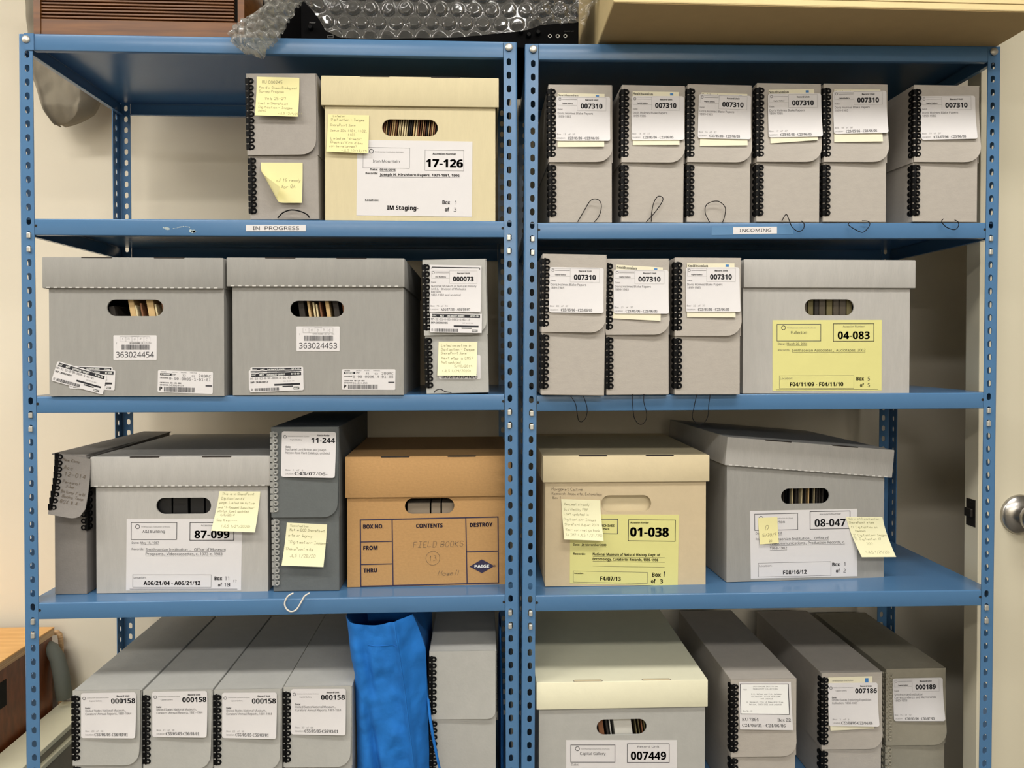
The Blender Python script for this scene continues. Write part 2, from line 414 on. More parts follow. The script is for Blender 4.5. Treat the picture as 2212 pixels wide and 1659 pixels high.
# ------------------------------------------------------------------ the two racks: fitted frames
RW_ = .914; DEP = .39; ZB = .45
RK = {1: dict(t=-.00281, q=.00758, o=Vector((0, 0, 0)), k=-.00076),
      2: dict(t=-.00493, q=-.01477, o=Vector((.9172, .00791, 0)), k=.00969)}
ZT = {1: 1.878, 2: 1.5402, 3: 1.2130, 4: .8315, 5: .40, 6: .08}
LIP = .0305
def rw(r, x, y, z):
    d = RK[r]; h = z-ZB; t, q = d['t'], d['q']
    X = x*math.cos(t)+h*math.sin(t)+d['k']*h; Z = -x*math.sin(t)+h*math.cos(t)+ZB
    return d['o'] + Vector((X*math.cos(q)-y*math.sin(q), X*math.sin(q)+y*math.cos(q), Z))
def yfront(r, x):
    d = RK[r]; return d['o'].y + (x-d['o'].x)*math.tan(d['q'])
def zshelf(r, s, x):
    return rw(r, x-RK[r]['o'].x, 0, ZT[s]).z

# ------------------------------------------------------------------ the room
def struct(name, mb, m, parent=None, **k):
    o = mb.build(name, m, parent, **k)
    if parent is None: o['kind'] = 'structure'
    return o
YW = .52; XL, XR, YB = -3.1, 2.75, -6.4
struct('floor', MB().box(XL-.1, XR+.1, YB-.1, YW+.1, -.1, 0), FLOORM)
struct('ceiling', MB().box(XL-.1, XR+.1, YB-.1, YW+.1, CEIL, CEIL+.1), CEILM)
struct('wall_back', MB().box(XL-.1, XR+.1, YW, YW+.1, 0, CEIL), WALL)
struct('wall_left', MB().box(XL-.1, XL, YB, YW, 0, CEIL), WALL)
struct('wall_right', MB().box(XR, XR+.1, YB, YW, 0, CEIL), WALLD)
struct('wall_front', MB().box(XL-.1, XR+.1, YB-.1, YB, 0, CEIL), WALL)
EMIT = bpy.data.materials.new('lamp_diffuser'); EMIT.use_nodes = True
nb = EMIT.node_tree.nodes['Principled BSDF']; nb.inputs['Base Color'].default_value = (.9, .9, .88, 1)
nb.inputs['Emission Color'].default_value = (1, .94, .84, 1); nb.inputs['Emission Strength'].default_value = 1.0
for (lx, ly, ll, lw_, watt) in LIGHTS:
    e = empty('ceiling_light', (lx, ly, CEIL), label='unseen long white ceiling light panel above the aisle in front of the shelving', cat='ceiling light', group='ceiling light panels')
    MB().box(-ll/2-.03, ll/2+.03, -lw_/2-.03, lw_/2+.03, -.035, -.001).build('frame', WHITE, e)
    MB().box(-ll/2, ll/2, -lw_/2, lw_/2, -.040, -.034).build('diffuser', EMIT, e)
    ld = bpy.data.lights.new('lamp', 'AREA'); ld.shape = 'RECTANGLE'; ld.size = ll; ld.size_y = lw_; ld.energy = watt
    ld.color = (1, .975, .93)
    lo = bpy.data.objects.new('lamp', ld); COL.objects.link(lo); lo.parent = e; lo.location = (0, 0, -.045)

# door leaf standing open at the far side of the second rack
DY = .085
dl = UY(2113, 1110, DY).x; drt = dl+.90
dr = struct('door_1', MB().box(dl, drt, DY, DY+.044, .01, 2.10, bev=.0015), DOORM)
kc = UY(2202, 1111, DY)
kn = MB().lathe([(.0, -.0), (.041, -.0), (.0415, -.003), (.039, -.008), (.026, -.014), (.016, -.018)], (kc.x, DY, kc.z), n=40)
kn.build('rose', STEEL, dr, autos=1.0)
kb = MB().lathe([(.0, -.062), (.010, -.0615), (.020, -.059), (.026, -.052), (.0285, -.044), (.027, -.036), (.020, -.028), (.012, -.022), (.010, -.016), (0, -.016)], (kc.x, DY, kc.z), n=40)
kb.build('door_knob', STEEL, dr, autos=1.0)
lt = MB().box(dl-.0015, dl+.001, DY+.008, DY+.036, kc.z-.028, kc.z+.028)
lt.box(dl-.008, dl-.001, DY+.012, DY+.034, kc.z-.009, kc.z+.009, bev=.002).lathe([(0, -.001), (.003, -.001), (.003, .001), (0, .001)], (dl-.0015, DY+.022, kc.z+.021), 'x', 10)
lt.build('latch', DARKM, dr)

# ------------------------------------------------------------------ shelving racks
HP = .0254
def post(r, side, back, root):
    """L-shaped slotted angle post; side 0 left, 1 right; back False front"""
    sx = 1 if side == 0 else -1; x0 = 0 if side == 0 else RW_
    fw, sd, th = .0255, .036, .0018
    y0 = DEP if back else 0; sy = -1 if back else 1
    ztop = ZT[1]-.001; b = MB()
    def mpf(x, y, z): return rw(r, x0+sx*x, y0+sy*y, z)
    def mps(a, c, z): return rw(r, x0+sx*c, y0+sy*a, z)
    rad = .0035; n = int((ztop-.02)/HP); zs = ztop-.0105
    z_hi = ztop
    for i in range(n+1):
        zc = ztop-.0115-i*HP-.0; z1 = z_hi; z0 = max(.0, zc-HP/2)
        b.cell(rad, fw, z0, z1, 0, th, (.0155, zc, .0084, .0134) if (i > 0 or True) else None, mpf, N=16)
        b.cell(rad, sd, z0, z1, 0, th, (.0200, zc, .0078, .0122), mps, N=16)
        z_hi = z0
    zb = z_hi
    b.cell(rad, fw, 0, zb, 0, th, None, mpf); b.cell(rad, sd, 0, zb, 0, th, None, mps)
    K = 5
    ring = [(rad-rad*math.sin(math.pi/2*i/K), rad-rad*math.cos(math.pi/2*i/K)) for i in range(K+1)]
    vs = [mpf(a, c, z) for z in (0, ztop) for a, c in ring]
    b.add(vs, [(i, i+1, K+1+i+1, K+1+i) for i in range(K)])
    return b.build('post', BLUE, root, label=None, autos=.6)

def shelf(r, s, root):
    z = ZT[s]; b = MB(); th = .0018; x0, x1 = .0022, RW_-.0022; y0, y1 = .0022, DEP-.0022
    if s == 1 and r == 1: x0 = .0022
    R = .0025; K = 4
    fx0, fx1 = .027, RW_-.027          # front and rear lips sit between the posts
    m = lambda x, y, z_: rw(r, x, y, z_)
    def lip(p0, p1, inward, dz0=0, bulge=0):
        """profile swept p0 -> p1: rounded top edge, lip, return"""
        prof = []
        for i in range(K+1):
            a = math.pi/2*i/K; prof.append((R-R*math.sin(a), -(R-R*math.cos(a))))
        prof += [(0, -LIP+.002), (.0006, -LIP+.0006), (.002, -LIP), (.011, -LIP), (.011, -LIP+th), (.003, -LIP+th), (th, -LIP+.004), (th, -.004)]
        vs = [];
        for p in (p0, p1):
            for d, h in prof: vs.append(m(p[0]+inward[0]*d, p[1]+inward[1]*d, z+h))
        n = len(prof)
        b.add(vs, [(i, i+1, n+i+1, n+i) for i in range(n-1)] + [tuple(range(n)), tuple(range(n, 2*n))])
    yo = -.0005
    lip((fx0-.0005, yo), (fx1+.0005, yo), (0, 1)); lip((fx0, DEP-.001), (fx1, DEP-.001), (0, -1))
    lip((x0, .004), (x0, DEP-.004), (1, 0)); lip((x1, .004), (x1, DEP-.004), (-1, 0))
    # plate, notched at the posts
    def plate(xa, xb, ya, yb):
        vs = [m(x, y, zz) for zz in (z-th, z) for x, y in ((xa, ya), (xb, ya), (xb, yb), (xa, yb))]
        b.add(vs, [(0, 1, 2, 3), (7, 6, 5, 4), (0, 4, 5, 1), (1, 5, 6, 2), (2, 6, 7, 3), (3, 7, 4, 0)])
    plate(x0+R, fx0, .003, DEP-.003); plate(fx0, fx1, yo+R, DEP-.001-R); plate(fx1, x1-R, .003, DEP-.003)
    if s == 1 and r == 1:   # lip of the top shelf laps over the first post
        yy = -.0022
        for (xa, xb) in ((.012, fx0+.002),):
            vs = [m(x, y, zz) for y in (yy, yy+.0015) for x, zz in ((xa, z-.0005), (xb, z-.0005), (xb, z-LIP), (xa+.003, z-LIP), (xa, z-LIP+.003))]
            b.add(vs, [tuple(range(5)), tuple(range(5, 10))]+[(i, (i+1) % 5, (i+1) % 5+5, i+5) for i in range(5)])
    o = b.build('shelf', BLUE, root, autos=.6)
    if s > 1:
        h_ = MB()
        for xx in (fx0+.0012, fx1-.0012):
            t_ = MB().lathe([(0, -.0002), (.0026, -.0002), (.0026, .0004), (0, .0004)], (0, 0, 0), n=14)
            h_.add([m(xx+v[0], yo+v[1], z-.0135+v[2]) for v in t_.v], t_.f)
        h_.build('pin_hole_shade', DARKI, o)  # dark discs put the shade of the pin holes into colour
    return o

def clip(r, x, zc, root, sx):
    b = MB(); m = lambda X, Y, Z: rw(r, X, Y, Z)
    tmp = MB().box(-.0035, .0035, -.0042, .004, -.005, .005, bev=.0012)
    b.add([m(x+v[0]+sx*.0028, v[1], zc+v[2]) for v in tmp.v], tmp.f)
    return b.build('shelf_clip', SILVER, root)
def bolt(r, x, zc, root):
    tmp = MB().lathe([(0, -.0035), (.003, -.0034), (.0058, -.0026), (.0072, -.0012), (.0073, 0), (0, 0)], (0, 0, 0), n=20)
    return MB().add([rw(r, x+v[0], v[1]-.0023, zc+v[2]) for v in tmp.v], tmp.f).build('bolt', SILVER, root, autos=.9)

racks = {}
for r, lab in ((1, 'blue steel slotted-angle shelving unit with IN PROGRESS label on a shelf'), (2, 'blue steel slotted-angle shelving unit with INCOMING label on a shelf')):
    root = empty('shelving_unit', (0, 0, 0), label=lab, cat='shelving', group='blue steel shelving units')
    racks[r] = root
    for side in (0, 1):
        for bk in (False, True): post(r, side, bk, root)
    for s in (1, 2, 3, 4, 5, 6): shelf(r, s, root)
    for x, sx in ((.0155, .4), (RW_-.0155, -.4)):
        bolt(r, x, ZT[1]-.0115, root)
        for s in (2, 3, 4):
            # clips poke through the two slots below each shelf
            k = round((ZT[1]-.0115-(ZT[s]-LIP-.006))/HP)
            for j in (0, 1): clip(r, x, ZT[1]-.0115-(k+j)*HP-.002, root, sx)

def rack_sheet(name, r, quad, m, label=None, off=.0009, rad=0):
    y = yfront(r, UY(quad[0][0], quad[0][1], 0).x) - .0006
    root = empty('tmp', (0, 0, 0)); s = Surf(root, quad, off=off, yl=y); bpy.data.objects.remove(root)
    # follow the slight turn of the rack
    c = [UY(p[0], p[1], yfront(r, UY(p[0], p[1], 0).x)-.0006) for p in quad]; s.c = c
    return s, s.paper(name, racks[r], m, rad, label)
s, o = rack_sheet('shelf_label', 1, [(531.5, 486), (661, 486), (661, 499.5), (531.5, 499.5)], PAPER, 'white label strip reading IN PROGRESS')
s.print('lettering', o, [('t', 'IN  PROGRESS', 65, 6.9, 7.6, 'c', 'in', 100)])
s, o = rack_sheet('tape_strip', 2, [(1537, 489), (1713, 487), (1714, 506), (1537, 508)], TAPE, 'worn clear tape behind the label', off=.0004)
s, o = rack_sheet('shelf_label', 2, [(1583.5, 491), (1678, 489.8), (1678, 504.6), (1583.5, 505.8)], PAPER, 'white label strip reading INCOMING')
s.print('lettering', o, [('t', 'INCOMING', 48, 7.2, 7.0, 'c', 'in', 68)])
rr = random.Random(4); b = MB()
for k in range(26):
    t = k/25; cx = 354+66*t; cyy = 492+2.5*math.sin(t*7)+(7 if t > .85 else 0)
    if .22 < t < .30: continue
    p = UY(cx, cyy, yfront(1, .4)-.0012); a = rr.uniform(.0008, .0035) if (t < .2 or t > .85) else rr.uniform(.0004, .0012)
    n = 6; b.add([(p.x+a*1.3*math.cos(i*1.047)*rr.uniform(.6, 1.2), p.y-.0006, p.z+a*math.sin(i*1.047)*rr.uniform(.6, 1.2)) for i in range(n)], [tuple(range(n))])
b.build('tape_residue', RESID, racks[1], label='torn white tape residue')

# ------------------------------------------------------------------ document boxes
PITCH = .01225
def lacing(z_hi, z_lo, xl, yf, name, root, m, both=True, parent_mat=None, R=.0036, inv=False):
    b = MB(); n = max(2, round((z_hi-z_lo)/.01225)); PITCH = (z_hi-z_lo)/n
    def X(a, c): return (a, c) if not inv else (-c, -a)
    x = xl
    xs = lambda a, c: (x+a, x+c) if not inv else (-x-c, -x-a)
    for i in range(n):
        zc = z_hi-PITCH*(i+.5)
        cx = x+.0086 if not inv else -x-.0086
        b.torus((cx, yf-.0012, zc), R, .0019, 'xz', 12, 5)
        a, c = xs(-.0016, .0035); b.box(a, c, yf-.0017, yf+.0035, zc-PITCH/2+.0013, zc+PITCH/2-.0013)
        if both:
            cx2 = x-.0012 if not inv else -x+.0012
            b.torus((cx2, yf+.0105, zc), R, .0017, 'yz', 12, 5)
    a, c = xs(.0028, .0066); b.box(a, c, yf-.0016, yf-.0001, z_hi-PITCH*n, z_hi, bev=.0003, seg=1)
    if both:
        a, c = xs(-.0015, -.0001); b.box(a, c, yf+.003, yf+.0082, z_hi-PITCH*n, z_hi)
    return b.build(name, m, root, autos=.9)

def loop(root, pts, y, m, name='pull_string', r=.0008, dy=None):
    """pts in pixels, smoothed; y is depth in front of the box"""
    inv = root_m(root).inverted(); P = []
    n = len(pts)
    for i in range(n-1):
        p0, p1, p2, p3 = pts[max(i-1, 0)], pts[i], pts[i+1], pts[min(i+2, n-1)]
        for k in range(6):
            t = k/6
            P.append(tuple(.5*((2*p1[j]) + (-p0[j]+p2[j])*t + (2*p0[j]-5*p1[j]+4*p2[j]-p3[j])*t*t + (-p0[j]+3*p1[j]-3*p2[j]+p3[j])*t**3) for j in (0, 1)))
    P.append(pts[-1]); Y = root.location.y
    b = MB(); N = len(P)
    b.tube([inv @ UY(p[0], p[1], Y-y-(.004*math.sin(math.pi*i/(N-1)))) for i, p in enumerate(P)], r, 6)
    b.build(name, m, root, smooth=True)

def docbox(name, label, r, s, xL, xR, yT, yB, flap, yo=-.004, rz=0, lean=0, m=BOARD, lm=BLACKP, d=.385, group=None, flap_m=None, both=False, R=.027, bulge=.006, lace=True, zb=None, low=True, right_lace=False, lw=True):
    """an upright document box; pixel extents of its front face"""
    x = UY((xL+xR)/2, yB, 0).x
    yf = yfront(r, x)+yo
    a, c = UY(xL, yB, yf), UY(xR, yB, yf); w_ = (c.x-a.x)/math.cos(rz); cx = (a.x+c.x)/2
    z0 = zshelf(r, s, cx)+.0004 if zb is None else zb
    h = UY((xL+xR)/2, yT, yf).z - z0
    lift = abs(math.sin(lean))*w_/2
    root = empty(name, (cx, yf, z0+lift), (0, lean - RK[r]['t']*0, rz), label=label, cat='archive box', group=group)
    root['group'] = group or 'grey document boxes'
    xl, xr = -w_/2, w_/2
    MB().box(xl+.0015, xr-.0015, .0008, d, 0, h-.003, bev=.001, seg=1).build('body', m, root)
    fh = h-(UY((xL+xR)/2, flap, yf).z-z0) if flap else .1
    b = MB()
    b.box(xl, xr-.0005, -.002, d+.001, h-.0022, h, bev=.0009, seg=1)
    # side skirts of the lid
    for xx in (xl, xr-.0018):
        b.prism([(0, h-.001), (d, h-.001), (d, h-fh*.92), (.0, h-fh)], xx-.0003, xx+.0012, 'x')
    nx, nz = 14, 10; x0, x1 = xl, xr-.0025; vs = []
    for t_ in (0, 1):
        for i in range(nx+1):
            u = i/nx
            xx = x0+(x1-x0)*(1-(1-u)**1.7)
            zb_ = h-fh
            if xx > x1-R: zb_ += R-math.sqrt(max(0, R*R-(xx-(x1-R))**2))
            for j in range(nz+1):
                t = j/nz; z = h-t*(h-zb_)
                out = .0022+bulge*(t**2.2)*(.25+.75*u)
                vs.append((xx, -out-(0 if t_ == 0 else -.0016), z))
    K = (nx+1)*(nz+1); fs = []
    for i in range(nx):
        for j in range(nz):
            q = (i*(nz+1)+j, (i+1)*(nz+1)+j, (i+1)*(nz+1)+j+1, i*(nz+1)+j+1); fs.append(q); fs.append(tuple(K+k for k in reversed(q)))
    for i in range(nx):
        for j in (0, nz): fs.append((i*(nz+1)+j, (i+1)*(nz+1)+j, K+(i+1)*(nz+1)+j, K+i*(nz+1)+j))
    for j in range(nz):
        for i in (0, nx): fs.append((i*(nz+1)+j, i*(nz+1)+j+1, K+i*(nz+1)+j+1, K+i*(nz+1)+j))
    b.add(vs, fs)
    lid = b.build('lid_flap', flap_m or m, root, autos=.5)
    if lace:
        lacing(h-.008, h-fh+.009, xl, -.0025, 'lacing', lid, lm, both)
        if low and fh < h-.03: lacing(h-fh-.004, .011, xl+.001, .0005, 'lacing', root, lm, both)
    if right_lace: lacing(h-.008, h-fh+.009, xl, .0035, 'lacing', root, lm, False, inv=True, R=.003)
    return root, h, fh, w_

def tpl(root, quad, num, lines, boxno, loc, style='a', name='label', unit='Record Unit', place='Capital Gallery', rad=4.5, bulge=.0042, off0=0):
    """the printed archive label of a document box"""
    s = Surf(root, quad, w=117, h=97, off=.0006+off0, yl=-.0024-.0012)
    s.curl = .0042*bulge/.0042; s.skew = 0.55
    b = MB(); pts = []
    nx, ny = 10, 10
    # rounded sheet that follows the flap
    rows = []
    for j in range(ny+1):
        y = 97*j/ny
        ins = 0
        if y < rad: ins = rad-math.sqrt(max(0, rad*rad-(rad-y)**2))
        if y > 97-rad: ins = rad-math.sqrt(max(0, rad*rad-(y-97+rad)**2))
        rows.append((y, ins))
    extra = [(rad*.3, 0), (rad, 0), (97-rad, 0), (97-rad*.3, 0)]
    for y, _ in extra:
        ins = 0
        if y < rad: ins = rad-math.sqrt(max(0, rad*rad-(rad-y)**2))
        if y > 97-rad: ins = rad-math.sqrt(max(0, rad*rad-(y-97+rad)**2))
        rows.append((y, ins))
    rows.sort(); 
    for y, ins in rows:
        for i in range(nx+1):
            x = ins+(117-2*ins)*i/nx; pts.append(s.P(x, y))
    b.add(pts, [(j*(nx+1)+i, j*(nx+1)+i+1, (j+1)*(nx+1)+i+1, (j+1)*(nx+1)+i) for j in range(len(rows)-1) for i in range(nx)])
    lb = b.build(name, PAPER, root, smooth=True)
    it = []
    if style == 'a':
        it += [('o', 7.5, 6.5, 2.6, .8), ('l', 12, 6.8, 44, 6.8, .8, 1), ('t', place, 24, 15.8, 2.4, 'c', 'ib', 24, 4), ('r', 3, 3, 45, 19.5, .25, 1), ('r', 45, 2, 108, 31, .3, 1),
               ('t', unit, 77, 7.4, 3.4, 'c', 'ib', 28, 4), ('t', num, 76.5, 20.7, 10.4, 'c', 'iB', 47), ('t', 'Date:', 3, 28.5, 3.4, 'l', 'in', 11, 4)]
        y = 37
        for ln in lines: it.append(('t', ln, 3, y, 4.6, 'l', 'in', None, 4)); y += 6.8
        it += [('t', boxno, 2, 83, 3.4, 'l', 'in', 39, 1), ('t', 'Location:', 2, 91, 3.4, 'l', 'in', 18, 1), ('t', loc, 25.5, 91.2, 5.6, 'l', 'sn', 67, 0)]
    else:
        it += [('o', 6.8, 11.5, 3, 1), ('t', 'Smithsonian Institution Archives', 13, 10.5, 2.2, 'l', 'in', 46, 1), ('t', place, 31, 17.5, 2.6, 'c', 'in', 26, 4),
               ('t', unit, 89.5, 7.6, 3.6, 'c', 'vb', 27, 4), ('t', num, 89.5, 18.3, 10.4, 'c', 'ib', 51), ('t', 'Date:', 9, 33, 3.6, 'l', 'vb', 11, 4)]
        y = 38.5
        for ln, wd in lines: it.append(('t', ln, 9, y, 4.6, 'l', 'v', wd, 4)); y += 7
        it += [('t', boxno, 9.5, 82, 3.4, 'l', 'v', 38, 1), ('t', 'Location:', 9.5, 89.6, 3.6, 'l', 'v', 18, 1), ('t', loc, 29, 89.2, 6.2, 'l', 'sn', 72, 0)]
    s.print('lettering', lb, it)
    return s
def backing(root, quad, head=True, deep=0):
    s = Surf(root, quad, w=101, h=118, off=.0003, yl=-.0034); s.curl = .0040; s.skew = .55
    o = s.paper('old_label', root, OLDP)
    if head: s.print('lettering', o, [('t', 'Smithsonian', 1.5, 5.2, 6.2, 'l', 'sn', 43, 0), ('f', 82, 2.8, 89, 8, 3)])
    else: s.print('lettering', o, [('t', 'Smithsonian', 1.5, 5.0, 5.6, 'l', 'sn', 43, 4), ('f', 82, 3.4, 89, 7, 3)])
    return s

BL = ['Doris Holmes Blake Papers', '1899-1985']; LOC = 'C23/05/06 - C23/06/05'
# top row of the second rack
G7 = 'grey 007310 document boxes'
rowA = [
 (1185.5, 1324, 184.5, 480.2, 352, '13', (1202, 208, 116, 97, .8), [(1204.5, 201), (1306, 203), (1304, 319), (1204, 318.5)], False, -.25, 'with tall slim elastic loop, nearest the centre posts'),
 (1340.5, 1478, 186, 480, 353, '14', (1364, 207.5, 113, 96, .4), [(1366.4, 197.3), (1466, 198.8), (1466, 315), (1366.4, 314.2)], True, .35, 'with elastic loop crossed over itself at its foot'),
 (1482.5, 1622, 184.5, 479.8, 352.5, '16', (1509.5, 203.5, 113, 96, 2.0), [(1515.5, 199.6), (1614.4, 203), (1612.5, 316), (1511, 316)], False, .30, 'with wide round elastic loop at its foot'),
 (1632.5, 1772, 181.5, 478, 351.5, '17', (1658.4, 203, 115, 95, -.4), [(1660, 194.2), (1758.5, 192.2), (1764, 304.5), (1663.5, 310.5)], True, .1, 'with S-shaped elastic falling over the shelf lip'),
 (1777, 1916, 182.5, 477.8, 351.5, '18', (1799, 197.5, 115, 93, -.6), [(1801.7, 193.5), (1901.7, 193.5), (1903.5, 307.5), (1801, 307.8)], False, 0, 'with flattened elastic loop hanging over the lip'),
 (1970.5, 2113, 185.5, 477, 352, '19', (1988, 208, 118, 95, -.6), None, None, .15, 'standing apart at the end of the INCOMING row'),
]
loops = [
 [(1248, 479), (1262, 455), (1275, 434), (1288, 430), (1298, 438), (1298, 455), (1292, 470), (1284, 479)],
 [(1396, 479), (1412, 462), (1428, 440), (1432, 428), (1422, 424), (1413, 436), (1408, 458), (1407, 479)],
 [(1533, 480), (1524, 462), (1524, 446), (1534, 437), (1552, 435), (1566, 447), (1566, 464), (1561, 480)],
 [(1689, 477), (1698, 463), (1704, 474), (1711, 490), (1724, 500), (1735, 495), (1737, 484), (1731, 477)],
 [(1835, 480), (1833, 486), (1846, 495), (1862, 502), (1872, 496), (1879, 485), (1875, 478), (1862, 477)],
 [(2038, 473), (2034, 479), (2045, 491), (2062, 496), (2070, 489), (2070, 480), (2062, 475)],
]
for k, (xL, xR, yT, yB, fl, no, lab, bk, head, ln, txt) in enumerate(rowA):
    root, h, fh, w_ = docbox('document_box', 'grey 007310 document box number %s %s' % (no, txt), 2, 2, xL, xR, yT, yB, fl, yo=-.003 if k > 2 else .003, lean=math.radians(ln), both=True, group=G7, bulge=.008)
    if bk: backing(root, bk, head)
    tpl(root, rectq(*lab), '007310', BL, 'Box   %s   of   37' % no, LOC, off0=.0005 if bk else 0)
    loop(root, loops[k], .005, STRING)
# second row of the second rack
rowB = [
 (1167.5, 1307, 550.5, 856, 719, '20', (1187, 577, 117, 98, .9), None, None, .8, 'jutting out by the centre posts, second shelf down', -.026),
 (1308.5, 1447, 559.5, 853, 723.5, '21', (1325.5, 582.5, 118, 95, .4), [(1331.5, 571.7), (1432, 578), (1425, 693.5), (1323.5, 688)], True, -.3, 'with crooked older label behind the new one', -.018),
 (1456.5, 1600.5, 557, 853, 725.5, '22', (1481, 577.5, 116, 97, .0), [(1484, 568.7), (1586.5, 568.7), (1586.5, 686), (1483.5, 685)], True, 0, 'beside the grey carton with yellow sheet 04-083', -.018)]
loopsB = [
 [(1232, 855), (1243, 872), (1247, 895), (1250, 908), (1257, 911), (1266, 901), (1268, 880), (1260, 855)],
 [(1366, 851), (1367, 880), (1371, 905), (1383, 917), (1394, 910), (1397, 893), (1391, 870), (1391, 851)],
 [(1505, 853), (1499, 880), (1496, 903), (1507, 916), (1520, 914), (1529, 899), (1531, 875), (1534, 853)]]
for k, (xL, xR, yT, yB, fl, no, lab, bk, head, ln, txt, yo) in enumerate(rowB):
    root, h, fh, w_ = docbox('document_box', 'grey 007310 document box number %s %s' % (no, txt), 2, 3, xL, xR, yT, yB-5, fl, yo=yo, lean=math.radians(ln), both=(k != 1), group='grey 007310 document boxes on the third shelf', bulge=.008)
    if bk: backing(root, bk, head)
    tpl(root, rectq(*lab), '007310', BL, 'Box   %s   of   37' % no, LOC, off0=.0005 if bk else 0)
    loop(root, loopsB[k], -.001, STRING, r=.0007)
# document box with two sticky notes, first rack
root, h, fh, w_ = docbox('document_box', 'grey document box with two yellow sticky notes above the IN PROGRESS label', 1, 2, 538.5, 691, 161, 474, 337, yo=.006, lean=math.radians(-.9), group='grey document boxes on the first rack', m=MIDB)
s = Surf(root, [(555, 166), (647, 168.5), (646.5, 256), (554, 253)], off=.001, yl=-.0036, curl=.010)
o = s.paper('sticky_note', root, STICK, label='yellow note on the flap, handwritten')
s.print('handwriting', o, [('h', 'RU 000245', 12, 14, 6, .05, .7, 0), ('h', 'Pacific Ocean Biological', 6, 25, 5, .05, .6, 0), ('h', 'Survey Program', 6, 34, 5, .05, .6, 0), ('h', 'Vols 25-27', 19, 50, 6, .05, .7, 0),
  ('h', '(not in SharePoint', 5, 61, 5, .05, .6, 0), ('h', 'Digitization - Images', 7, 70, 5, .05, .6, 0), ('h', 'form)', 6, 78, 5, .05, .6, 0), ('h', '-JLS 12/9/2019', 49, 83, 4.5, .05, .6, 0)], [PENCIL])
# second note, one side curled over
inv = root_m(root).inverted()
s = Surf(root, [(564, 351.5), (654, 352), (654, 440), (564, 440)], off=.001, yl=.0005, curl=.006)
b = MB(); nn = 12
def curlpt(u, v):
    # fold line runs from upper left to lower middle; paper beyond it turns up and over
    x, y = u*90, v*88; nx_, ny_ = -.87, .49; d = (x-8)*nx_ + (y-10)*ny_
    if d > 0:
        rr_ = 9.0; a = min(d/rr_, 2.5); ox = rr_*math.sin(a)-d + max(0, d-rr_*2.5)*0 ; z = rr_*(1-math.cos(a))
        if d > rr_*2.5: ox = rr_*math.sin(2.5)-d - (d-rr_*2.5)*(-math.cos(2.5)) ; z = rr_*(1-math.cos(2.5)) + (d-rr_*2.5)*math.sin(2.5)
        x, y = x+nx_*ox, y+ny_*ox
        return s.P(x, y, z*.00087+.0005)
    return s.P(x, y)
vs = [curlpt(i/nn, j/nn) for j in range(nn+1) for i in range(nn+1)]
b.add(vs, [(j*(nn+1)+i, j*(nn+1)+i+1, (j+1)*(nn+1)+i+1, (j+1)*(nn+1)+i) for j in range(nn) for i in range(nn)])
o = b.build('sticky_note', STICK, root, smooth=True, label='yellow note with its side curled up')
s.print('handwriting', o, [('h', 'of 16 ready', 33, 41, 6.6, .15, .7, 0), ('h', 'for QA', 44, 55, 7, .15, .7, 0)], [PENCIL])
loop(root, [(600, 471), (612, 459), (630, 453.5), (650, 457), (664, 464), (668, 470)], .006, STRING, r=.0012)
# document box 000073
root, h, fh, w_ = docbox('document_box', 'grey document box numbered 000073 with a barcode label and pale sticky note', 1, 3, 919.5, 1058, 562, 849.5, 725, yo=.004, lean=math.radians(-1.3), group='grey document boxes on the first rack', m=BOARDC)
s0 = Surf(root, [(928, 572), (1040, 574), (1039, 676), (928, 675)], off=.0003, yl=-.0038, curl=.0028)
o = s0.paper('old_label', root, PAPER)
s0.print('lettering', o, [('l', 5, 5, 108, 5, 1.8, 0), ('l', 5, 5, 5, 9, 1.2, 0), ('l', 108, 5, 108, 9, 1.2, 0)])
tpl(root, rectq(929, 583, 110, 91, .3), '000073', ['National Museum of Natural History', '(U.S.).,   Division of Mollusks', 'Records', '1851-1982 and undated'], 'Box   74   of   74', 'A04/17/13 - A04/19/07', place='A&I Building', off0=.0005)
def rlabel(root, quad, skp, loc, name='barcode_label', off=.0007, yl=0, curl=0, full=True, slot=None):
    s = Surf(root, quad, w=112, h=43, off=off, yl=yl, curl=curl)
    o = s.paper(name, root, PAPER, 0 if curl else 3)
    it = [('f', 4, 2, 108, 9.5, 0), ('t', 'RET', 26, 5.8, 4, 'c', 'ib', 9, 2), ('t', '209RC', 2, 5.6, 3.4, 'l', 'in', 12, 2), ('t', '245300257-000001', 55, 5.8, 4, 'c', 'ib', 38, 2), ('t', 'RT ID 00', 96, 5.8, 3.6, 'c', 'ib', 17, 2)]
    if full: it += [('t', loc, 2, 13.6, 4.6, 'l', 'mn', 84, 4), ('t', 'SKP:'+skp, 2, 21.3, 3.6, 'l', 'mb', 36, 0), ('t', 'CUST 88-125-004', 70, 21.3, 2.4, 'l', 'm', 23, 1), ('f', 51, 26.5, 105, 30.5, 0), ('f', 68, 31.5, 90, 34, 0),
           ('t', 'R', 3, 37.5, 5.4, 'l', 'in', None, 4), ('bar', 10, 34.5, 61, 41), ('f', 91, 35.5, 103, 40.5, 0), ('t', 'NEXT', 97, 38, 3, 'c', 'ib', 10, 2)]
    s.print('lettering', o, it)
    return s
rlabel(root, [(929, 676), (1041, 678), (1040.5, 719.5), (929.5, 718)], '302960406', 'PP-32-S1-0-65-0001-6-01-15', off=.0008, yl=-.0075, curl=.0022)
s = Surf(root, [(947, 766.3), (1038, 767), (1038.5, 818.7), (948, 818)], off=.0007, yl=.0008)
o = s.paper('barcode_label', root, PAPER, 3); s.print('lettering', o, [('t', '362960406', 45, 46, 9, 'c', 'in', 78, 0)])
s = Surf(root, [(947.5, 738), (1031.3, 738.5), (1029.3, 811.5), (945, 811)], off=.0010, yl=.0008, curl=.006)
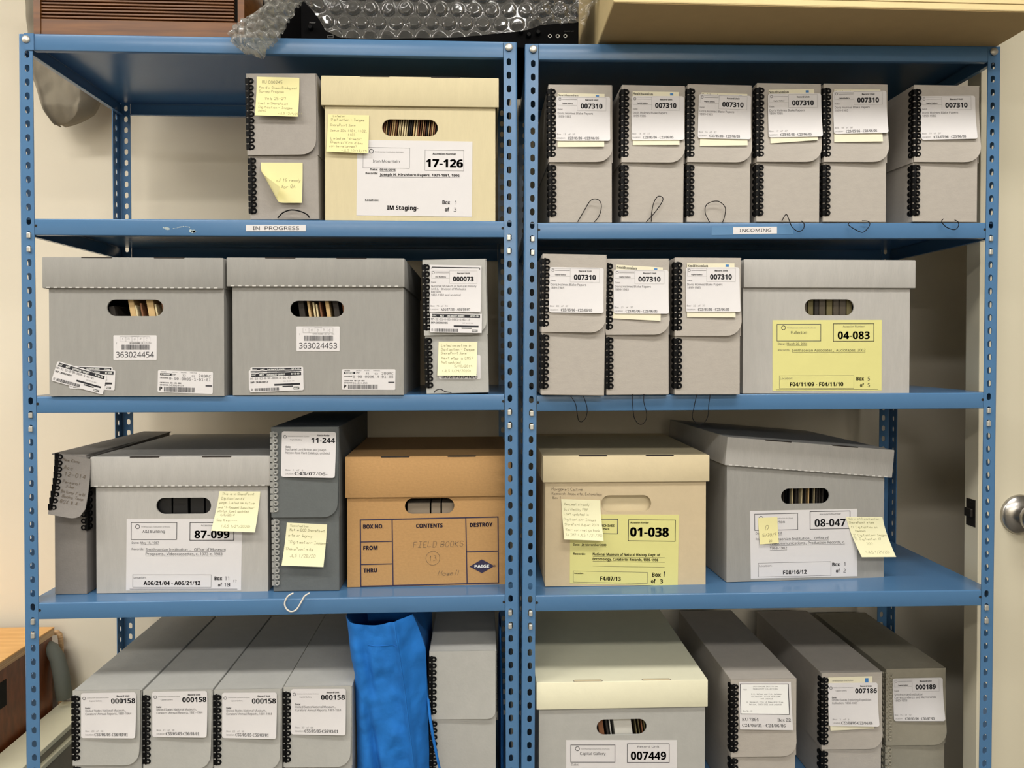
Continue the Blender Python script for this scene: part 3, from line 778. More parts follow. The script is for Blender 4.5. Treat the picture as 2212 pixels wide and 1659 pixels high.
o = s.paper('sticky_note', root, STICKP)
s.print('handwriting', o, [('h', 'Listed as active in', 6, 10, 5, .05, .6), ('h', 'Digitization - Images', 6, 19, 5, .05, .6), ('h', 'SharePoint form', 6, 27, 5, .05, .6), ('h', 'Next step is CMS?', 8, 38, 5.5, .05, .6), ('h', 'Not updated', 8, 47, 5, .05, .6),
   ('h', '5/10/2019', 36, 55, 5, .05, .6), ('h', '(JLS 1/29/2020)', 10, 65, 5, .05, .6)], [PENCIL])
loop(root, [(938, 848), (942, 843), (952, 841), (962, 846), (975, 848)], .004, STRING)

# slim tilted box with its flap swung out
x = .0
root, h, fh, w_ = docbox('document_box', 'slim grey document box at the shelf end with pencilled flap hanging crooked', 1, 4, 116.5, 189, 979, 1280.5, 1113, yo=.045, lean=0, group='grey document boxes on the first rack', m=MIDC, lace=False, R=.012, bulge=.0)
for ch in list(root.children):
    if ch.name.startswith('lid_flap'):
        # this box's flap hangs away from the front: rebuild it as a swung panel
        bpy.data.objects.remove(ch)
yy = root.location.y; inv = root_m(root).inverted()
TL, TRr = UY(120.7, 979, yy-.004), UY(196, 992, yy-.004)
BLp, BR = UY(103, 1111, yy-.030), UY(160, 1122, yy-.030)
MRr = UY(180, 1098, yy-.026)
b = MB(); nn = 10; outl = []
def fl(u, v):
    a = TL.lerp(TRr, u); c = BLp.lerp(UY(179, 1124, yy-.030), u); p = a.lerp(c, v); p.y += .006*math.sin(v*math.pi); return p
vs = []
for t_ in (0, 1):
    for i in range(nn+1):
        u = i/nn; vmax = 1.0
        if u > .62: vmax = 1-.17*(1-math.sqrt(max(0, 1-((u-.62)/.38)**2)))
        for j in range(nn+1):
            p = fl(u, vmax*j/nn); vs.append(inv @ (p+Vector((0, .0018*t_, 0))))
K = (nn+1)**2; fs = []
for i in range(nn):
    for j in range(nn):
        q = (i*(nn+1)+j, (i+1)*(nn+1)+j, (i+1)*(nn+1)+j+1, i*(nn+1)+j+1); fs += [q, tuple(K+k for k in reversed(q))]
for i in range(nn):
    for j in (0, nn): fs.append((i*(nn+1)+j, (i+1)*(nn+1)+j, K+(i+1)*(nn+1)+j, K+i*(nn+1)+j)); fs.append((j*(nn+1)+i, j*(nn+1)+i+1, K+j*(nn+1)+i+1, K+j*(nn+1)+i))
b.add(vs, fs)
hw = w_/2
b.add([(-hw, -.004, h), (hw+.002, -.004, h-.008), (hw+.002, .385, h-.001), (-hw, .385, h), (-hw, -.004, h-.002), (hw+.002, -.004, h-.010), (hw+.002, .385, h-.003), (-hw, .385, h-.002)], [(0, 1, 2, 3), (7, 6, 5, 4), (0, 4, 5, 1), (1, 5, 6, 2), (2, 6, 7, 3), (3, 7, 4, 0)])
lid = b.build('lid_flap', MIDC, root, autos=.5)
b = MB()
for i in range(9):
    v = .045+.104*i; p = inv @ fl(.135, v); b.torus((p.x, p.y-.0012, p.z), .0038, .0014, 'xz', 12, 5)
    p0, p1 = inv @ fl(-.012, v-.045), inv @ fl(.085, v+.045); b.box(p0.x, p1.x, min(p0.y, p1.y)-.002, max(p0.y, p1.y)+.001, p1.z, p0.z)
b.build('lacing', BLACKP, lid, autos=.9)
b = MB()
for i in range(8):
    zc = h-.012-(i+5.0)*.0125+.02; 
    b.torus((hw-.006, -.0012, zc), .0038, .0014, 'xz', 12, 5); b.torus((hw+.0012, .0125, zc), .0038, .0014, 'yz', 12, 5)
    b.box(hw-.003, hw+.0016, -.0018, .010, zc-.0055, zc+.0055)
b.build('lacing', BLACKP, root, autos=.9)
s = Surf(root, [(120.7, 979), (196, 992), (179, 1124), (103, 1111)], off=0, yl=-.004)
s.P = lambda x, y, extra=0: tuple((inv @ fl(x/74, y/133)) - Vector((0, .0006+extra, 0)))
s.print('handwriting', lid, [('h', 'New Conc', 16, 13, 6, .2, .8), ('h', 'Acc', 18, 31, 9, .2, .8), ('h', '12-014', 20, 46, 9, .2, .8), ('h', 'Personal', 19, 62, 6, .2, .7), ('h', 'films', 26, 71, 6, .2, .7),
   ('h', 'Botany Field', 18, 83, 6, .2, .7), ('h', 'Books Temp', 22, 93, 6, .2, .7), ('h', 'BOX # 4', 20, 105, 7, .1, .8)], [PENCILD])

# dark grey box 11-244
root, h, fh, w_ = docbox('document_box', 'dark charcoal document box numbered 11-244 with pale lacing and a white string', 1, 4, 588.5, 735, 922.5, 1282, 1116.5, yo=.040, lean=math.radians(-.2), group='grey document boxes on the first rack', m=DARKB, lm=CLEARP, d=.36, bulge=.005)
s = tpl(root, rectq(609, 931.5, 117, 98, .8), '11-244', [('Nathaniel Lord Britton and Joseph', 87), ('Nelson Rose Plant Catalogs, undated', 95)], 'Box   1   of   3', 'C45/07/06-', 'b', unit='Accession Number')
s = Surf(root, [(620, 1128.5), (707, 1132.6), (701.6, 1220.7), (612, 1217.5)], off=.001, yl=.0008, curl=.012)
o = s.paper('sticky_note', root, STICKP)
s.print('handwriting', o, [('h', 'Searched box...', 8, 8, 4.5, .05, .5), ('h', 'Not in DOD SharePoint', 8, 17, 5, .05, .7), ('h', 'site or legacy', 6, 29, 5.5, .05, .6), ('h', '"Digitization- Images"', 7, 43, 5.5, .05, .6), ('h', 'SharePoint site', 4, 57, 5.5, .05, .6), ('h', 'JLS 1/28/20', 15, 71, 6, .05, .6)], [PENCIL])
loop(root, [(634, 1281), (622, 1288), (615, 1302), (618, 1314), (628, 1321), (640, 1317), (650, 1302), (658, 1288), (669, 1281)], .045, STRINGW, r=.0016)

# bottom row of the first rack
L158 = [('United States National Museum.,', 86), ("Curators' Annual Reports, 1881-1964", 98)]
for k, (xL, xR, yT, fl_, no, lab, txt) in enumerate([
    (160, 309, 1490, 1650, '20', (175, 1497, 119, 96, -1.0), 'outermost in the bottom row, beside the end post'),
    (312, 462, 1489, 1658, '21', (328.7, 1494, 119, 97, -.9), 'second in the bottom row, between two alike'),
    (464.5, 611, 1487.5, 1660, '22', (480, 1496, 118, 97, -.3), 'third in the bottom row, label set low'),
    (614, 762, 1481.5, 1654, '23', (629, 1488, 118, 97, -.3), 'touching the blue fabric bag')]):
    root, h, fh, w_ = docbox('document_box', 'grey 000158 document box number %s %s' % (no, txt), 1, 5, xL, xR, yT, 1780, fl_, yo=-.008, group='grey 000158 document boxes', m=BOARDC, bulge=.006)
    tpl(root, rectq(*lab), '000158', L158, 'Box   %s   of   98' % no, 'C55/05/05-C56/03/01', 'b')
root, h, fh, w_ = docbox('document_box', 'grey document box with blank flap and no label, next to the blue fabric bag', 1, 5, 928, 1073, 1405.5, 1800, 1551, yo=.012, group='grey document boxes on the first rack', m=BOARDC, bulge=.005, R=.016, right_lace=True)
# bottom row of the second rack
GB = 'grey document boxes on the lower shelf of the second rack'
root, h, fh, w_ = docbox('document_box', 'grey document box with typed RU 7364 label, next to the ivory-lidded carton', 2, 5, 1577.7, 1719.5, 1466, 1790, 1632, yo=.03, group=GB, both=True, bulge=.004)
s = Surf(root, [(1596, 1472.5), (1708, 1472.5), (1711.5, 1575.5), (1597, 1574)], w=115, h=103, off=.0007, yl=-.0036, curl=.0028)
o = s.paper('label', root, PAPER); 
s.print('lettering', o, [('f', 3, 5, 108, 69, 2), ('r', 3, 4.5, 109, 69.5, 1.4), ('t', 'SMITHSONIAN INSTITUTION', 58, 10, 2.6, 'c', 'mn', 54, 1), ('t', 'MANUSCRIPT COLLECTIONS', 58, 15.5, 2.6, 'c', 'mn', 54, 1), ('t', '7364', 8, 17, 3, 'l', 'mn', 9, 1),
   ('t', 'E.W. Nelson and E.A. Goldman', 27, 26.5, 3, 'l', 'mn', 66, 4), ('t', 'Collection, Circa 1870-1946', 27, 31.5, 3, 'l', 'mn', 64, 4), ('t', 'and undated', 47, 36.5, 3, 'l', 'mn', 26, 4), ('t', '4. Research File of Edward William', 16, 44, 3, 'l', 'mn', 80, 4),
   ('t', 'Nelson, 1893-1931 and undated', 22, 49, 3, 'l', 'mn', 70, 4), ('t', 'Box No. 22', 8, 63, 3.2, 'l', 'mn', 20, 4), ('t', 'RU 7364', 5, 81, 6.6, 'l', 's', 36, 4), ('t', 'Box 22', 111, 81.5, 6.6, 'r', 's', 29, 4), ('t', 'C24/06/01 - C24/06/06', 5, 93.5, 6.6, 'l', 's', 94, 4)])
root, h, fh, w_ = docbox('document_box', 'grey document box with 007186 label over an older one, in the bottom row', 2, 5, 1772.5, 1904.5, 1452, 1790, 1616, yo=.085, d=.36, group=GB, both=True, bulge=.004)
s = Surf(root, [(1789, 1463.2), (1884, 1460.5), (1887, 1572), (1792.5, 1577)], w=101, h=118, off=.0003, yl=-.0036, curl=.0028)
o = s.paper('old_label', root, OLDP); s.print('lettering', o, [('t', 'Smithsonian Institution', 9, 8, 3.4, 'l', 'vn', 48, 4), ('f', 84, 4, 92, 14, 3)])
tpl(root, rectq(1788, 1475, 107, 92, -.6), '007186', [('United States Exploring Expedition', 92), ('Collection, 1838-1885', 59)], 'Box   2   of   3', 'C22/04/05-C22/04/06', 'b', off0=.0005)
root, h, fh, w_ = docbox('document_box', 'olive grey document box numbered 000189 with pale lacing, at the end of the bottom row', 2, 5, 1911, 2041, 1443, 1790, 1607, yo=.12, d=.33, group=GB, m=OLIVE, lm=OLIVE, both=True, bulge=.006)
tpl(root, rectq(1928, 1465.5, 108, 91, -1.2), '000189', ['Smithsonian Institution', 'Correspondence and Memoranda', '1860-1908'], 'Box   112   of   151', 'C56/03/06 - C56/07/03')

# ------------------------------------------------------------------ cartons with lift-off lids
def carton(label, r, s, xL, xR, yB, lidp, handle, yo, m, lm=None, rz=0, tilt=0, d=.385, group=None, slots=True, perf=False, fill=None, name='records_carton', wlid=None, lip_over=.006, lid_round=0, zb=None, dash=None):
    """xL..xR, yB: bottom of the front face in pixels; lidp: (xL, xR, yT, yB) of the lid's front; handle: (cx, cy, w, h)"""
    lm = lm or m; x = UY((xL+xR)/2, yB, 0).x; yf = yfront(r, x)+yo
    a, c = UY(xL, yB, yf), UY(xR, yB, yf); cx = (a.x+c.x)/2; w_ = (c.x-a.x)/math.cos(rz)
    z0 = (zshelf(r, s, cx) if zb is None else zb)+.0004
    root = empty(name, (cx, yf, z0), (0, 0, rz), label=label, cat='storage carton', group=group)
    inv = root_m(root).inverted(); o_ = inv @ CAM
    def L(px, py, yl=0):
        d_ = inv.to_3x3() @ ray(px, py); return o_+d_*((yl-o_.y)/d_.y)
    lt, lb_ = L((lidp[0]+lidp[1])/2, lidp[2], -lip_over), L((lidp[0]+lidp[1])/2, lidp[3], -lip_over)
    lx0, lx1 = L(lidp[0], (lidp[2]+lidp[3])/2, -lip_over).x, L(lidp[1], (lidp[2]+lidp[3])/2, -lip_over).x
    H = lt.z; lh = lt.z-lb_.z; th = .0035
    hc = L(handle[0], handle[1]); hw_, hh = handle[2]/FPX*(yf-CAM.y), handle[3]/FPX*(yf-CAM.y)
    b = MB(); zt = H-.006-(.0 if not tilt else .012)
    b.cell(-w_/2, w_/2, .0, hc.z-hh/2-.012, 0, th); 
    b.cell(-w_/2, hc.x-hw_/2-.012, hc.z-hh/2-.012, hc.z+hh/2+.012, 0, th); b.cell(hc.x+hw_/2+.012, w_/2, hc.z-hh/2-.012, hc.z+hh/2+.012, 0, th)
    b.cell(hc.x-hw_/2-.012, hc.x+hw_/2+.012, hc.z-hh/2-.012, hc.z+hh/2+.012, 0, th, (hc.x, hc.z, hw_, hh), N=40)
    b.cell(-w_/2, w_/2, hc.z+hh/2+.012, zt, 0, th)
    b.box(-w_/2, -w_/2+th, th, d, 0, zt).box(w_/2-th, w_/2, th, d, 0, zt).box(-w_/2+th, w_/2-th, d-th, d, 0, zt).box(-w_/2+th, w_/2-th, th, d-th, 0, th)
    body = b.build('body', m, root)
    # lid
    b = MB(); y0, y1 = -lip_over, d+lip_over; l0, l1 = lx0, lx1; br = .0022 if not lid_round else lid_round
    if tilt:
        piv = Vector(((l0+l1)/2, 0, H-lh/2))
    sk = 3 if lid_round else 2
    b.box(l0, l1, y0, y0+th, H-lh, H, bev=min(br, th*.49), seg=sk).box(l0, l1, y1-th, y1, H-lh, H-.0004).box(l0, l0+th, y0+.001, y1, H-lh, H-.0004, bev=.0012).box(l1-th, l1, y0+.001, y1, H-lh, H-.0004, bev=.0012)
    sw = .058; sy0, sy1 = y0+.0045, y0+.0105; xs = [l0+(l1-l0)*.30, l0+(l1-l0)*.70]
    zt0, zt1 = H-th, H-.0002
    def slab(xa, xb, ya, yb, zoff=0): b.box(xa, xb, ya, yb, zt0-zoff, zt1-zoff)
    if slots:
        e0, e1 = y0+.0015, sy1+.002
        edges = [l0+.001, xs[0]-sw/2, xs[0]+sw/2, xs[1]-sw/2, xs[1]+sw/2, l1-.001]
        for i in (0, 2, 4): slab(edges[i], edges[i+1], e0, e1)
        for xc in xs:
            tmp = MB(); tmp.cell(xc-sw/2, xc+sw/2, e0, e1, 0, th, (xc, (sy0+sy1)/2, sw-.006, sy1-sy0), None, N=24)
            b.add([(v[0], v[2], zt1-v[1]) for v in tmp.v], tmp.f)
        slab(l0+.001, l1-.001, e1, y1-.001); slab(l0+.004, l1-.004, y0+.004, y0+.03, .0042)
    else: slab(l0+.001, l1-.001, y0+.0015, y1-.001)
    if tilt:
        Rm = Matrix.Rotation(tilt, 4, 'Y'); b.v = [tuple(piv + (Rm @ (Vector(v)-piv))) for v in b.v]
    lid = b.build('lid', lm, root, label=('lid of a paler board' if lm is not m else None), autos=.7)
    if slots:
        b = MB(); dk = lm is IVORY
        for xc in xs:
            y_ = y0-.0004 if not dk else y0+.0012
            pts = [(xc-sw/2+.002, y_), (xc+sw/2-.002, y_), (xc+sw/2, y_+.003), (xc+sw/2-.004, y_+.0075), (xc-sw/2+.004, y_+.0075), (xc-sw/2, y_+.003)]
            b.prism(pts, H-.0014 if not dk else H-.0005, H+.0003, 'z', 0)  # plates over the slots; the dark ones paint the shade inside
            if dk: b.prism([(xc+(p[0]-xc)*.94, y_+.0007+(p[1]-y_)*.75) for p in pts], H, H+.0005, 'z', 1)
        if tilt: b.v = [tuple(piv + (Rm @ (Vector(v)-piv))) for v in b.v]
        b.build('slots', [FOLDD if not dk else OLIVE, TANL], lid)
    if dash:
        b = MB(); n = int((l1-l0)/.013)
        for i in range(n):
            xx = l0+.008+i*.0131
            if xx+.007 > l1-.004: break
            b.box(xx, xx+.0065, y0-.0006, y0+.001, H-lh+.0004, H-lh+.0026)
        if tilt: b.v = [tuple(piv + (Rm @ (Vector(v)-piv))) for v in b.v]
        b.build('perforation', dash, lid, label='pale torn perforation dashes')
    root['_w'] = 0; del root['_w']
    return root, H, w_, hc, hw_, hh

FOLD = {'manila': mat('manila', srgb(190, 160, 112), .8, noise=(40, .1)), 'brown': mat('brown_folder', srgb(120, 78, 50), .8, noise=(40, .1)), 'dark': mat('dark_folder', srgb(40, 34, 28), .8), 'cream': mat('cream_folder', srgb(206, 190, 150), .8),
        'olive': mat('olive_folder', srgb(92, 84, 52), .8), 'black': mat('black_case', srgb(18, 18, 20), .4), 'white': mat('white_sheet', srgb(196, 194, 186), .8), 'taupe': mat('book_cloth', srgb(132, 120, 104), .8), 'tape': mat('tape_case', srgb(70, 62, 50), .4)}
def contents(root, H, hc, hw_, hh, items, name, label, group, cat, depth=.30, y0=.010):
    """thin upright things inside a carton, seen through the hand hole: (x offset px-free metres, thickness, kind, lean deg, top offset)"""
    M = root_m(root)
    for (dx, th, kd, lean, top) in items:
        zt = hc.z+hh/2+.018+top
        o = MB().box(-th/2, th/2, 0, depth, -(zt-.006), 0, bev=min(.0004, th*.2), seg=1).build(name, FOLD[kd])
        o.matrix_world = M @ Matrix.Translation((hc.x+dx, y0, zt)) @ Matrix.Rotation(math.radians(lean), 4, 'Y')
        tag(o, label, cat, group)

GC = 'records cartons'
# 17-126
c1 = carton('cream records carton labelled 17-126 on the IN PROGRESS shelf', 1, 2, 702.3, 1070, 475.5, (693.3, 1077.5, 165.5, 229.5), (885.7, 276, 119, 36), .004, CREAM, group=GC, slots=True)
root, H, w_, hc, hw_, hh = c1
rr = random.Random(3); its = []; xx = -hw_/2-.004
while xx < hw_/2+.004:
    its.append((xx, rr.choice((.0012, .0016, .0022)), rr.choice(('manila', 'brown', 'cream', 'brown', 'dark', 'manila')), 6.5, rr.uniform(-.002, .004))); xx += rr.uniform(.0032, .0050)
contents(root, H, hc, hw_, hh, its, 'file_folder', 'paper folder edge seen upright through the hand hole of carton 17-126', 'folders inside carton 17-126', 'folder')
s = Surf(root, [(772, 302), (1020.5, 306), (1019.5, 468.5), (770, 465.5)], w=248.5, h=165, off=.0006)
o = s.paper('label_sheet', root, PAPER)
s.print('lettering', o, [('r', 12.8, 16.4, 113, 61, .5, 4), ('o', 30.4, 24.5, 4.3, 1.1, 0), ('t', 'Smithsonian Institution Archives', 68.6, 25.6, 2.8, 'c', 'in', 61, 1), ('t', 'Iron Mountain', 62.6, 46, 5.8, 'c', 'vn', 57), ('r', 146, 20, 230, 64.7, .5, 4),
  ('t', 'Accession Number', 188, 28, 4, 'c', 'vb', 51, 4), ('t', '17-126', 188.5, 48.5, 17, 'c', 'iB', 79), ('t', 'Date:', 28.3, 64.4, 4.2, 'l', 'vb', 16, 4), ('t', '05/05/2016', 49, 64.6, 4.2, 'l', 'vb', 34), ('l', 49, 68.2, 83, 68.4, .5, 4),
  ('t', 'Records:', 18.5, 72.5, 4.2, 'l', 'vb', 26, 4), ('t', 'Joseph H. Hirshhorn Papers, 1921-1981, 1996', 49, 75, 5.4, 'l', 'vb', 172), ('l', 49, 79.8, 221, 79.8, .6),
  ('t', 'Location:', 18.5, 131, 4.4, 'l', 'vb', 29, 4), ('t', 'IM Staging-', 99, 147, 9.2, 'c', 'vb', 67), ('t', 'Box', 201, 134, 8, 'r', 'vb', 16.5), ('t', '1', 213, 134.3, 8.6, 'c', 'v'), ('t', 'of', 199, 149.6, 8, 'r', 'vb', 9), ('t', '3', 212, 149.8, 8.6, 'c', 'v')])
s = Surf(root, [(709, 247.6), (797.5, 249.5), (796.5, 333.5), (706.5, 330)], off=.0014, curl=.007)
o = s.paper('sticky_note', root, STICK)
s.print('handwriting', o, [('h', 'Listed on', 11, 5, 4, .05, .5), ('h', 'Digitization - Images', 7, 13, 5, .05, .6), ('h', 'SharePoint form', 5, 25, 5, .05, .6), ('h', 'Issue IDs 1101, 1102,', 6, 37, 5, .05, .6), ('h', '1103', 44, 46, 5, .05, .6), ('h', 'Listed as "4-meta"', 8, 55, 5, .05, .6),
   ('h', 'Check w/ Kira if box', 8, 63.5, 5, .05, .6), ('h', 'can be returned?', 6, 72, 5, .05, .6), ('h', '-JLS 10/18/19', 32, 81, 5, .05, .6)], [PENCIL])

def barlab(root, tlx, tly, num):
    s = Surf(root, rectq(tlx, tly, 93.5, 53.5), w=96, h=54, off=.0006); o = s.paper('barcode_label', root, PAPER, 2)
    it = [('r', 14.5, 3.3, 81, 14, .4, 1), ('t', 'CUSTOMER ID', 48, 1.7, 1.4, 'c', 'in', 17, 1), ('t', 'T', 7, 17.5, 3.2, 'c', 'i', None, 4), ('t', 'SKP BOX NUMBER', 48, 16.5, 2, 'c', 'ib', 24, 4), ('bar', 17, 20, 81.5, 31.5), ('t', num, 48, 42, 12.2, 'c', 'in', 84)]
    it += [('l', 14.5+13.3*i, 3.3, 14.5+13.3*i, 14, .4, 1) for i in range(1, 5)] + [('h', c, 19+13.3*i, 10.5, 4.5, .1, .4, 1) for i, c in enumerate('100RC')] + [('h', '88-125-004', 62, 18, 2.6, .1, .35, 1)]
    s.print('lettering', o, it)
def plab(root, quad, loc, num):
    s = Surf(root, quad, w=120, h=50, off=.0006); o = s.paper('address_label', root, PAPER, 3)
    s.print('lettering', o, [('t', 'SECTION', 6, 3.6, 2, 'l', 'ib', 12, 4), ('f', 5, 6.5, 30, 11.5), ('t', 'POWERED', 17, 9, 3, 'c', 'ib', 18, 2), ('t', 'DISTRICT', 32, 3.4, 1.8, 'l', 'i', 12, 4), ('t', 'PP', 36, 9, 4, 'c', 'mn', 7, 4), ('t', 'BUILDING', 50, 3.4, 1.8, 'l', 'i', 12, 4), ('t', '32', 57, 10, 4, 'c', 'mn', 7, 4),
      ('t', 'WAREHOUSE', 70, 3.4, 1.8, 'l', 'i', 15, 4), ('t', 'S2', 77, 11, 4, 'c', 'mn', 7, 4), ('t', '209RC', 102, 10, 6, 'c', 'mn', 26, 4), ('t', 'LOCATION ID', 5, 17, 2.6, 'l', 'ib', 18, 4), ('t', loc, 25, 18, 6, 'l', 'mn', 90, 4),
      ('t', 'CUST BOX NUM:', 5, 28, 2.8, 'l', 'ib', 20, 4), ('t', '88-125-004', 28, 28, 3, 'l', 'mb', 23, 0), ('t', 'SKP BOX NUM:', 5, 33, 2.8, 'l', 'ib', 19, 4), ('t', num, 25, 33.4, 3.8, 'l', 'mn', 32, 4), ('f', 104, 30, 118, 33.5, 4), ('t', 'P', 4.5, 41.5, 8.5, 'l', 'ib'), ('bar', 14, 37, 80, 48)])
# 454 and 453
root, H, w_, hc, hw_, hh = carton('grey records carton with barcode 363024454, nearest the end post', 1, 3, 107, 484.5, 853.5, (90.4, 482, 556, 623), (292, 665, 117, 35), -.006, CORRG, group=GC, dash=DASH, d=.38)
contents(root, H, hc, hw_, hh, [(-.016, .010, 'manila', -10, .0), (-.004, .003, 'cream', -10, -.028), (.005, .003, 'brown', -10, -.024), (.018, .012, 'manila', -10, 0), (.032, .003, 'cream', -10, -.026), (.046, .010, 'brown', -10, -.012), (-.048, .010, 'dark', -10, -.03)], 'file_folder', 'folder leaning inside the hand hole of carton 363024454', 'folders inside carton 363024454', 'folder')
barlab(root, 245.3, 724.3, '363024454')
plab(root, [(341.5, 799.3), (460.5, 803.5), (459.8, 851.2), (340.5, 847)], '0-90-0006-1-01-01', '363024454')
rlabel(root, rectq(160, 790, 84, 43, 2), '363024454', 'PP-32-S2-0-90-0006-1-01-01', off=.0006)
rlabel(root, rectq(152, 796, 98, 43, 2.5), '363024454', 'PP-32-S2-0-90-0006-1-01-01', off=.0012)
rlabel(root, [(125.5, 780), (231.5, 811.5), (223, 852.5), (112, 822)], '363024454', 'PP-32-S2-0-90-0006-1-01-01', off=.0018)
root, H, w_, hc, hw_, hh = carton('grey records carton with barcode 363024453, in the middle of its shelf', 1, 3, 503, 872, 853, (489, 874, 557, 619.5), (685.3, 667, 114, 34), -.004, CORRG, group=GC, dash=DASH, d=.38)
contents(root, H, hc, hw_, hh, [(-.036, .010, 'dark', -8, -.0), (-.022, .004, 'manila', -8, 0), (-.010, .003, 'cream', -8, -.020), (-.004, .003, 'cream', -8, -.024), (.002, .003, 'brown', -8, -.019), (.013, .007, 'manila', -8, .0), (.030, .010, 'dark', -8, -.01), (.046, .005, 'brown', -8, -.02)], 'file_folder', 'folder edge inside the hand hole of carton 363024453', 'folders inside carton 363024453', 'folder')
barlab(root, 640.5, 705, '363024453')
plab(root, [(738.5, 797.5), (854.5, 797.5), (854, 842.5), (738.5, 842)], '0-90-0006-4-01-05', '363024453')
rlabel(root, rectq(541, 793.5, 114, 43, -.8), '363024453', 'PP-32-S2-0-90-0006-4-01-05', off=.0006)
rlabel(root, rectq(537.5, 800, 118, 43, -1.2), '363024453', 'PP-32-S2-0-90-0006-4-01-05', off=.0012)
rlabel(root, rectq(539, 805.5, 116, 42, -2.3), '363024453', 'PP-32-S2-0-90-0006-4-01-05', off=.0018)
# 04-083
root, H, w_, hc, hw_, hh = carton('light grey battered carton with yellow sheet numbered 04-083', 2, 3, 1604.5, 1964, 848.5, (1607, 1978.5, 561, 622), (1791.5, 663.7, 111, 35), .004, CORRL, group=GC, lid_round=.0016, d=.375, slots=False)
contents(root, H, hc, hw_, hh, [(-.045, .011, 'tape', 0, 0), (-.032, .010, 'olive', 0, -.001), (-.020, .008, 'dark', 0, 0), (-.009, .012, 'tape', 0, -.002), (.005, .011, 'olive', 0, 0), (.018, .010, 'tape', 0, -.001), (.031, .012, 'tape', 0, 0), (.044, .010, 'olive', 0, 0)], 'tape_case', 'audiotape case spine inside the hand hole of carton 04-083', 'audiotapes inside carton 04-083', 'tape case')
s = Surf(root, [(1668.5, 691.7), (1904.5, 691.2), (1904, 843.5), (1668.5, 844.5)], w=236, h=153, off=.0006)
o = s.paper('label_sheet', root, YEL, label='yellow printed sheet')
def acc(place, num, date, rec, loc, n1, n2, dx=0, dy=0, b2=(131, 8, 218.6, 45.8), numc=(175, 33, 16, 69), recx=41.5, lb=(14.5, 120, 175.5, 147.5), bx=197.5, by=127, unit='Accession Number', b1=(9.6, 9, 103.7, 45), oc=(23.5, 16.3), pl=(56.7, 26.8, 34), recy=65.3, dsy=51, locw=115, dw=44):
    it = [('r', *b1, 1.2, 4), ('o', oc[0], oc[1], 4.3, 1.1, 0), ('t', 'Smithsonian Institution Archives', oc[0]+8, oc[1]+.5, 2.6, 'l', 'in', 61, 1), ('t', place, pl[0], pl[1], 6, 'c', 'in', pl[2]), ('r', *b2, 1.2), ('t', unit, (b2[0]+b2[2])/2, b2[1]+6, 4, 'c', 'in', 47, 4),
      ('t', num, numc[0], numc[1], numc[2], 'c', 'ib', numc[3])]
    if date is not None: it += [('t', 'Date:', 11.5, dsy, 4.3, 'l', 'in', 15.5, 4), ('t', date, 30.5, dsy, 4.6, 'l', 'in', dw), ('l', 30.5, dsy+4, 30.5+dw, dsy+4, .5)]
    if rec: it += [('t', 'Records:', 11.5, recy-.8, 4.3, 'l', 'in', 26, 4)]
    y = recy
    for (t_, wd) in rec: it += [('t', t_, recx, y, 5.3, 'l', 'in', wd), ('l', recx, y+4.6, recx+wd, y+4.6, .5)]; y += 9.7
    if loc: it += [('r', *lb, .5, 4), ('t', 'Location:', lb[0]+2, lb[1]+6, 4, 'l', 'in', 27, 4), ('t', loc, (lb[0]+lb[2])/2, lb[3]-8.8, 8.4, 'c', 'ib', locw), ('t', 'Box', bx, by, 7.6, 'r', 'ib', 16.5), ('t', n1, bx+10.5, by, 8, 'c', 'in'), ('t', 'of', bx, by+14, 7.6, 'r', 'ib', 8.5), ('t', n2, bx+10.5, by+14, 8, 'c', 'in')]
    return it
s.print('lettering', o, acc('Fullerton', '04-083', 'March 26, 2004', [('Smithsonian Associates.,  Audiotapes, 2002', 159)], 'F04/11/09 - F04/11/10', '5', '5')+[('l', 7, 150.4, 228, 150.4, .6)])
# 87-099
root, H, w_, hc, hw_, hh = carton('grey records carton with white sheet numbered 87-099', 1, 4, 208.8, 579, 1281, (194.5, 584, 986.5, 1051), (396.8, 1092.7, 115, 35), .047, CORRL, group=GC, dash=DASH, d=.375)
contents(root, H, hc, hw_, hh, [(-.042, .030, 'black', 0, 0), (-.010, .028, 'black', 0, 0), (.022, .026, 'black', 0, 0), (.049, .022, 'black', 0, 0)], 'video_cassette', 'black video cassette inside the hand hole of carton 87-099', 'cassettes inside carton 87-099', 'video cassette', depth=.2)
s = Surf(root, [(274, 1121), (523, 1121), (521, 1275.5), (272.5, 1275.5)], w=248, h=154, off=.0006)
o = s.paper('label_sheet', root, PAPER)
s.print('lettering', o, acc('A&I Building', '87-099', 'May 15, 1987', [('Smithsonian Institution .,   Office of Museum', 172), ('Programs., Videocassettes, c. 1973-c. 1983', 165)], 'A06/21/04 - A06/21/12', '11', '18', b2=(136, 7.6, 230.5, 45.6), numc=(183.6, 33, 16, 75), b1=(10, 7.6, 107.7, 44), pl=(58, 26.6, 48), lb=(14.4, 120, 183, 146.7), bx=206.7, by=127.5, locw=122, dw=39)+[('l', 8, 150.8, 240, 150.8, .8), ('f', 221, 138, 224, 145, 4), ('h', '17', 230, 136, 5, .1, .5, 1)])
s = Surf(root, [(474.6, 1060.7), (562.8, 1061.5), (555, 1146.3), (461.3, 1143)], off=.0014, curl=.012)
o = s.paper('sticky_note', root, STICKP)
